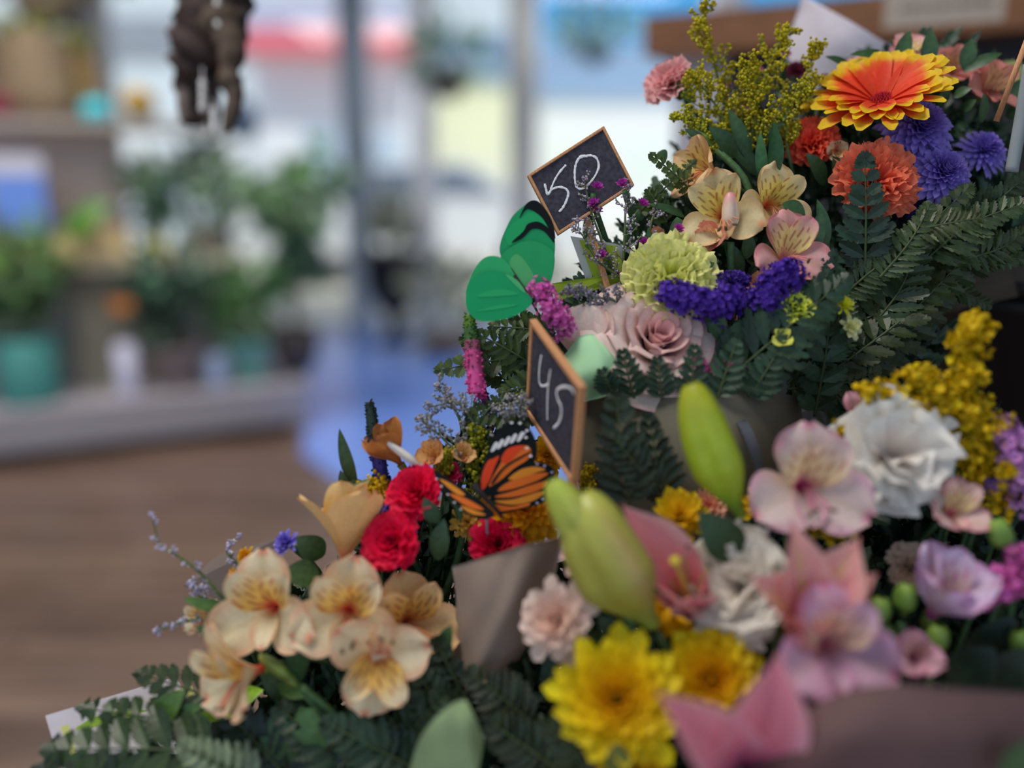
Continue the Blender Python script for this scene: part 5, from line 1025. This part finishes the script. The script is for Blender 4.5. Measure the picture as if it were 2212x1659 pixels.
for q in [((770, 1060), (733, 925), 30, .575, .57, C(38, 58, 34)), ((790, 1050), (742, 1050), 28, .575, .57, C(45, 62, 36)), ((760, 1090), (735, 1015), 30, .575, .57, C(42, 60, 34)), ((740, 1085), (800, 1035), 26, .57, .57, C(92, 110, 70)), ((700, 1200), (640, 1160), 60, .57, .56, GREEN), ((690, 1240), (610, 1240), 60, .56, .55, GREEN), ((640, 1480), (670, 1320), 52, .535, .53, C(34, 66, 40)), ((500, 1320), (395, 1292), 28, .545, .54, C(62, 92, 44)), ((510, 1375), (420, 1355), 34, .535, .53, C(40, 66, 38)), ((945, 1130), (915, 1075), 36, .55, .545, C(46, 76, 56)), ((945, 1210), (960, 1120), 44, .555, .55, C(40, 66, 46)), ((620, 1530), (560, 1400), 40, .55, .55, C(40, 62, 36)), ((600, 1480), (680, 1500), 40, .54, .53, C(60, 92, 50)), ((950, 1420), (975, 1350), 40, .54, .53, C(48, 76, 50)), ((330, 1570), (400, 1490), 60, .54, .54, C(62, 92, 48)), ((350, 1580), (440, 1520), 50, .54, .54, C(50, 80, 42))]:
    leaf(q[0], q[1], q[2], q[3], q[4], 'pointed smooth green leaf in the lowest bouquet', q[5], tilt=(-.1, .3), group='smooth leaves of the lowest bouquet')
leaf((430, 1545), (570, 1490), 70, .56, .56, 'bright lime leaf below the sideways peach alstroemeria', C(120, 165, 40), tilt=(0, .5), group=None)
bud((560, 1415), (640, 1475), .53, .53, 30, C(130, 145, 70), C(95, 115, 55), C(70, 95, 45), 'small closed green bud among the peach flowers', BD, name='flower_bud')
bud((600, 1440), (650, 1490), .532, .532, 24, C(140, 150, 80), C(100, 115, 55), C(70, 95, 45), 'smallest closed green bud among the peach flowers', BD, name='flower_bud')
# leatherleaf at the lower corner
CF = C(46, 66, 38)
fern((470, 1622), (105, 1620), 190, .525, .53, 'large leatherleaf fern reaching to the lower corner of the picture', C(44, 64, 38), (-.1, .5), 9, None, teeth=6, wide=.42)
fern((420, 1565), (175, 1530), 90, .54, .545, 'leatherleaf fern lying over the white card', C(44, 66, 38), (-.1, .5), 8, None, teeth=6, wide=.42)
fern((470, 1510), (300, 1455), 110, .545, .55, 'leatherleaf fern tip under the sideways peach flower', C(46, 62, 38), (-.1, .5), 7, None, teeth=6, wide=.42)
fern((400, 1700), (85, 1660), 130, .52, .525, 'lowest leatherleaf fern, cut by the picture edge', C(30, 44, 32), (-.1, .4), 8, None, teeth=6, wide=.42)
fern((560, 1690), (390, 1610), 130, .51, .51, 'silvery grey-green frond at the lower edge', C(100, 118, 98), (0, .4), 9, None, teeth=3, wide=.22)
for a, b, w_, d0, d1, c in [((640, 1700), (480, 1520), 160, .53, .53, C(20, 40, 34)), ((800, 1680), (600, 1530), 170, .53, .53, C(30, 52, 38)), ((900, 1660), (700, 1560), 150, .52, .52, C(34, 58, 44)), ((980, 1600), (900, 1440), 130, .53, .53, C(36, 54, 38)), ((1150, 1560), (1010, 1450), 130, .52, .52, C(40, 52, 38)), ((1200, 1660), (1060, 1560), 150, .51, .51, C(36, 50, 36)), ((860, 1620), (960, 1500), 130, .53, .52, C(40, 60, 42)), ((1040, 1560), (940, 1380), 110, .54, .53, C(34, 52, 38)), ((1300, 1700), (1180, 1560), 130, .49, .49, C(42, 56, 36))]:
    fern(a, b, w_, d0, d1, 'dark fern frond low in the lowest bouquet', c, (rng.uniform(-.3, .2), rng.uniform(.2, .5)), 10, 'dark ferns along the lower edge', wide=.34)
for q in [((700, 1620), (660, 1530), 90, .525, .525, C(52, 84, 50)), ((620, 1660), (600, 1540), 90, .53, .53, C(40, 72, 46)), ((760, 1600), (800, 1520), 80, .53, .53, C(34, 62, 44)), ((700, 1560), (640, 1540), 70, .535, .53, C(60, 92, 54)), ((840, 1650), (780, 1560), 90, .52, .52, C(36, 60, 44)), ((930, 1560), (890, 1480), 70, .53, .53, C(34, 58, 42))]:
    leaf(q[0], q[1], q[2], q[3], q[4], 'broad ivy-like leaf at the lower edge', q[5], tilt=(-.1, .4), teeth=3, group='broad toothed leaves along the lower edge', k=.35)
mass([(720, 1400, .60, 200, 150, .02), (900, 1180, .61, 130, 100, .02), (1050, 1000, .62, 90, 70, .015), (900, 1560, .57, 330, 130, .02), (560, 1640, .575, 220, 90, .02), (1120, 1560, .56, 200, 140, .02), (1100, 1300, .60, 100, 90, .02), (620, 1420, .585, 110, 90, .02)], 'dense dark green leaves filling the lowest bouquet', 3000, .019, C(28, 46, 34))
# =================================================================== LILY BOUQUET (front)
bud((1492, 828), (1602, 1118), .50, .51, 112, C(140, 145, 36), C(142, 162, 40), C(95, 125, 34), 'bright green upright lily bud in front of the kraft paper', BC, curve=.03)
bud((1250, 1068), (1412, 1352), .485, .49, 178, C(150, 155, 70), C(140, 140, 60), C(120, 135, 50), 'large yellow-green lily bud with blushing ribs beside the golden bloom', BC, curve=.04, split=C(170, 135, 100))
bud((1192, 1036), (1330, 1290), .482, .488, 100, C(150, 165, 66), C(148, 155, 70), C(125, 140, 56), 'slimmer yellow-green lily bud pressed against the larger one', BC, curve=-.02, split=C(160, 150, 90))
lily(1500, 1330, .51, 285, (-.32, .72), 0, PINKL, 'pink lily opening to show its pistil between bud and white carnation', BC, 8, 34, stig=True, wk=.36, phis=[90, 210, 330, 150, 30, 270], lens=[.7, .75, .6, 1.12, .5, .55])
lily(1722, 1395, .485, 275, (0, .62), 0, (C(196, 136, 134), C(200, 156, 150), C(172, 158, 72), C(140, 84, 74)), 'wide open salmon-pink lily in front of the white carnations', BC, 8, 62, wk=.40, phis=[104, 158, 28, 55, 262, 215], lens=[1.15, .98, .95, 1.08, .8, .6], a1s=[66, 66, 60, 60, 16, 50])
lily(1600, 1672, .455, 385, (-.05, .36), 0, (C(196, 118, 135), C(205, 150, 165), C(176, 92, 110), C(112, 50, 88)), 'nearest pink lily curving up at the lower edge', BC, 10, 74, wk=.35, phis=[143, 80, 20, 108, 200, 330], lens=[1.06, .98, .6, .45, .8, .6])
carnation(1940, 975, .515, 262, (.05, .35), C(196, 190, 186), C(180, 168, 158), 'large white carnation below the mustard goldenrod', BC, n=19, serr=.012, ruf=.07, wk=1.15, spread=92, inner=14)
carnation(1592, 1265, .497, 250, (-.45, .25), C(196, 188, 180), C(182, 172, 160), 'white carnation behind the salmon-pink lily', BC, n=30, serr=.015, ruf=.05, wk=1.0)
carnation(1975, 1225, .535, 120, (0, .3), C(190, 176, 160), C(170, 150, 130), 'small cream carnation behind the lily petals', BC, n=30, serr=.03)
alstro(1742, 1048, .505, 162, (-.05, .22), 0, WHITEA, 'white alstroemeria with magenta notch and streaked throat', BC, k=1.1)
alstro(1860, 900, .545, 66, (.1, .4), 20, (C(190, 150, 160), C(185, 90, 125), C(190, 160, 140), C(140, 60, 90), C(180, 60, 110)), 'small pink and white alstroemeria behind the large white carnation', BC)
alstro(2065, 1000, .545, 110, (.3, .3), 20, (C(176, 150, 126), C(176, 130, 115), C(170, 140, 100), C(140, 90, 70), C(160, 100, 90)), 'tan-cream alstroemeria behind the large white carnation', BC, stam=False)
alstro(2060, 1105, .51, 96, (.1, .5), -10, (C(200, 162, 158), C(192, 110, 135), C(180, 165, 120), C(150, 80, 90), C(180, 60, 100)), 'rosy-edged alstroemeria under the large white carnation', BC, open_=60, stam=False)
alstro(2035, 1290, .495, 165, (.1, .78), 10, (C(178, 162, 186), C(180, 120, 170), C(170, 150, 140), C(150, 60, 120), C(160, 80, 140)), 'lilac-white trumpet alstroemeria with a magenta stripe', BC, open_=28, stam=False)
alstro(1795, 1400, .452, 165, (.05, .3), 0, LILACA, 'large pale lilac alstroemeria in front of the salmon-pink lily', BC, stam=False, k=1.1)
alstro(1975, 1420, .48, 82, (-.2, .4), 10, (C(188, 150, 165), C(175, 100, 140), C(170, 150, 140), C(150, 80, 90), C(150, 80, 110)), 'small lilac-pink alstroemeria above the mauve paper', BC, open_=45, stam=False)
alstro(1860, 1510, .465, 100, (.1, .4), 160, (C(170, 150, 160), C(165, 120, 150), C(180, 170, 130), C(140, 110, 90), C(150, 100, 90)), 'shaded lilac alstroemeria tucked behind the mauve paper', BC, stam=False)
mum(1335, 1510, .475, 305, (-.1, .3), C(216, 150, 14), C(222, 178, 18), 'largest yellow chrysanthemum in front', BC, n=78, wk=.30, lenf=(.35, 1.05), a_out=94, dome=.35)
mum(1535, 1470, .485, 260, (.1, .3), C(214, 146, 14), C(222, 176, 18), 'yellow chrysanthemum behind the nearest pink lily', BC, n=72, wk=.30, lenf=(.35, 1.0), a_out=94, dome=.35)
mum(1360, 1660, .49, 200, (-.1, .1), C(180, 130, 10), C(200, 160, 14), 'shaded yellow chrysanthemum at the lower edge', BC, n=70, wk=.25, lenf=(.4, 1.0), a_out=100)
mum(1440, 1300, .53, 200, (.1, .5), C(205, 150, 20), C(214, 165, 18), 'golden daisy behind the large lily bud', BC, n=30, wk=.3, lenf=(.9, 1), a_in=50, a_out=85, disc=(C(120, 60, 20), .25))
mum(1468, 1120, .535, 150, (-.1, .5), C(205, 160, 30), C(212, 170, 30), 'golden daisy behind the opening pink lily', BC, n=34, wk=.28, lenf=(.9, 1), a_in=10, a_out=75, disc=(C(150, 110, 30), .22))
mum(1640, 1090, .54, 100, (0, .5), C(205, 150, 20), C(212, 160, 20), 'golden daisy at the foot of the upright green bud', BC, n=28, wk=.3)
mum(1205, 1340, .50, 195, (-.45, .25), C(212, 164, 150), C(212, 176, 168), 'pale salmon-pink chrysanthemum hanging beside the kraft paper', BC, n=34, wk=.36, lenf=(.6, 1.05), cup=.4, dome=.5, a_out=105)
mum(1255, 1200, .52, 110, (-.4, .5), C(195, 150, 145), C(205, 160, 155), 'pink bloom tucked behind the slimmer lily bud', BC, n=26, wk=.36)
carnation(1530, 1090, .55, 90, (0, .5), C(205, 150, 130), C(190, 120, 100), 'small salmon carnation behind the golden daisy', BC, n=30)
leaf((1600, 1210), (1510, 1105), 90, .50, .495, 'broad dark leaf at the foot of the upright green bud', C(38, 62, 40), group=None)
MG = C(176, 150, 14)
def bigrod(path, label, nb, bl, per=34, fl=8.5): return goldenrod(path, label, BC, nb, bl, fl, MG, 'goldenrod', per, droop=.1)
bigrod([(2130, 1000, .535), (2080, 880, .53), (2070, 790, .528), (2105, 700, .525)], 'tall mustard goldenrod plume against the black bucket', 22, 80)
bigrod([(2090, 960, .54), (2010, 900, .535), (1950, 870, .53), (1880, 850, .53)], 'mustard goldenrod branch spreading over the white carnation', 18, 60)
bigrod([(2080, 940, .53), (2040, 870, .53), (2000, 840, .53), (1985, 810, .53)], 'short mustard goldenrod branch in the middle', 12, 46)
bigrod([(2180, 1080, .54), (2160, 1000, .535), (2130, 920, .53), (2100, 880, .53)], 'mustard goldenrod branch behind the lilac statice', 14, 80)
bigrod([(2120, 1100, .545), (2130, 1030, .54), (2100, 970, .535), (2110, 940, .535)], 'mustard goldenrod branch beside the white carnation', 12, 70)
bigrod([(1830, 1120, .53), (1780, 1120, .525), (1740, 1110, .525), (1700, 1090, .525)], 'mustard goldenrod tuft under the streaked alstroemeria', 10, 36)
bigrod([(1850, 1090, .53), (1855, 1050, .53), (1850, 1010, .53), (1860, 980, .53)], 'mustard goldenrod tuft between alstroemeria and white carnation', 8, 30)
bigrod([(1835, 960, .53), (1822, 945, .53), (1815, 935, .53)], 'tiny mustard goldenrod tip beside the streaked alstroemeria', 5, 20, 10)
statice([(2150, 930, .535), (2180, 970, .53), (2200, 1020, .53), (2215, 1080, .53)], .53, 86, C(178, 128, 180), 'lilac-pink statice at the picture edge', BC, 260, 11)
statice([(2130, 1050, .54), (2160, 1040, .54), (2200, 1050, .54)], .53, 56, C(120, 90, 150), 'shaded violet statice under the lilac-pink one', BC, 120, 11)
statice([(2110, 1290, .50), (2140, 1270, .50), (2165, 1262, .50)], .50, 66, C(200, 95, 160), 'bright pink statice above the dark corner', BC, 120, 13)
statice([(2195, 1210, .50), (2220, 1240, .50), (2230, 1280, .50)], .50, 60, C(198, 100, 162), 'bright pink statice cut by the picture edge', BC, 110, 13)
for (x, y, a, b_, l) in [(2150, 1140, 2170, 1190, 'lime green bud under the violet statice'), (1905, 1310, 1895, 1350, 'round green bud by the lilac trumpet flower'), (2030, 1370, 2020, 1410, 'pale green bud right of the small lilac flower'), (1960, 1280, 1950, 1330, 'green bud between the lilac flowers'), (2200, 1380, 2210, 1420, 'pale green bud in the dark corner')]:
    bud((x, y - 20), (a, b_), .50, .505, 52, C(115, 145, 60), C(95, 125, 55), C(70, 100, 45), l, BC, name='flower_bud')
for q in [((1920, 1420), (1890, 1330), 60, .50, .50, C(60, 90, 36)), ((1900, 1440), (1915, 1370), 50, .49, .49, C(84, 120, 40)), ((1920, 1110), (1920, 1040), 90, .53, .525, C(56, 92, 40)), ((2150, 1340), (2190, 1150), 60, .53, .52, C(34, 56, 34)), ((1680, 1390), (1690, 1330), 30, .475, .47, C(40, 50, 24)), ((2100, 1440), (2190, 1330), 100, .52, .51, C(24, 42, 32)), ((2050, 1480), (2150, 1400), 100, .50, .49, C(22, 40, 32)), ((2140, 1500), (2240, 1400), 110, .50, .49, C(22, 40, 30)), ((1380, 1420), (1290, 1330), 70, .50, .50, C(38, 60, 34)), ((1340, 1690), (1330, 1600), 60, .46, .46, C(80, 90, 30)), ((2160, 1680), (2230, 1600), 60, .40, .40, C(52, 78, 44)), ((1290, 1620), (1230, 1540), 80, .48, .48, C(34, 48, 30))]:
    leaf(q[0], q[1], q[2], q[3], q[4], 'dark smooth leaf in the lily bouquet', q[5], tilt=(-.1, .3), group='smooth leaves of the lily bouquet')
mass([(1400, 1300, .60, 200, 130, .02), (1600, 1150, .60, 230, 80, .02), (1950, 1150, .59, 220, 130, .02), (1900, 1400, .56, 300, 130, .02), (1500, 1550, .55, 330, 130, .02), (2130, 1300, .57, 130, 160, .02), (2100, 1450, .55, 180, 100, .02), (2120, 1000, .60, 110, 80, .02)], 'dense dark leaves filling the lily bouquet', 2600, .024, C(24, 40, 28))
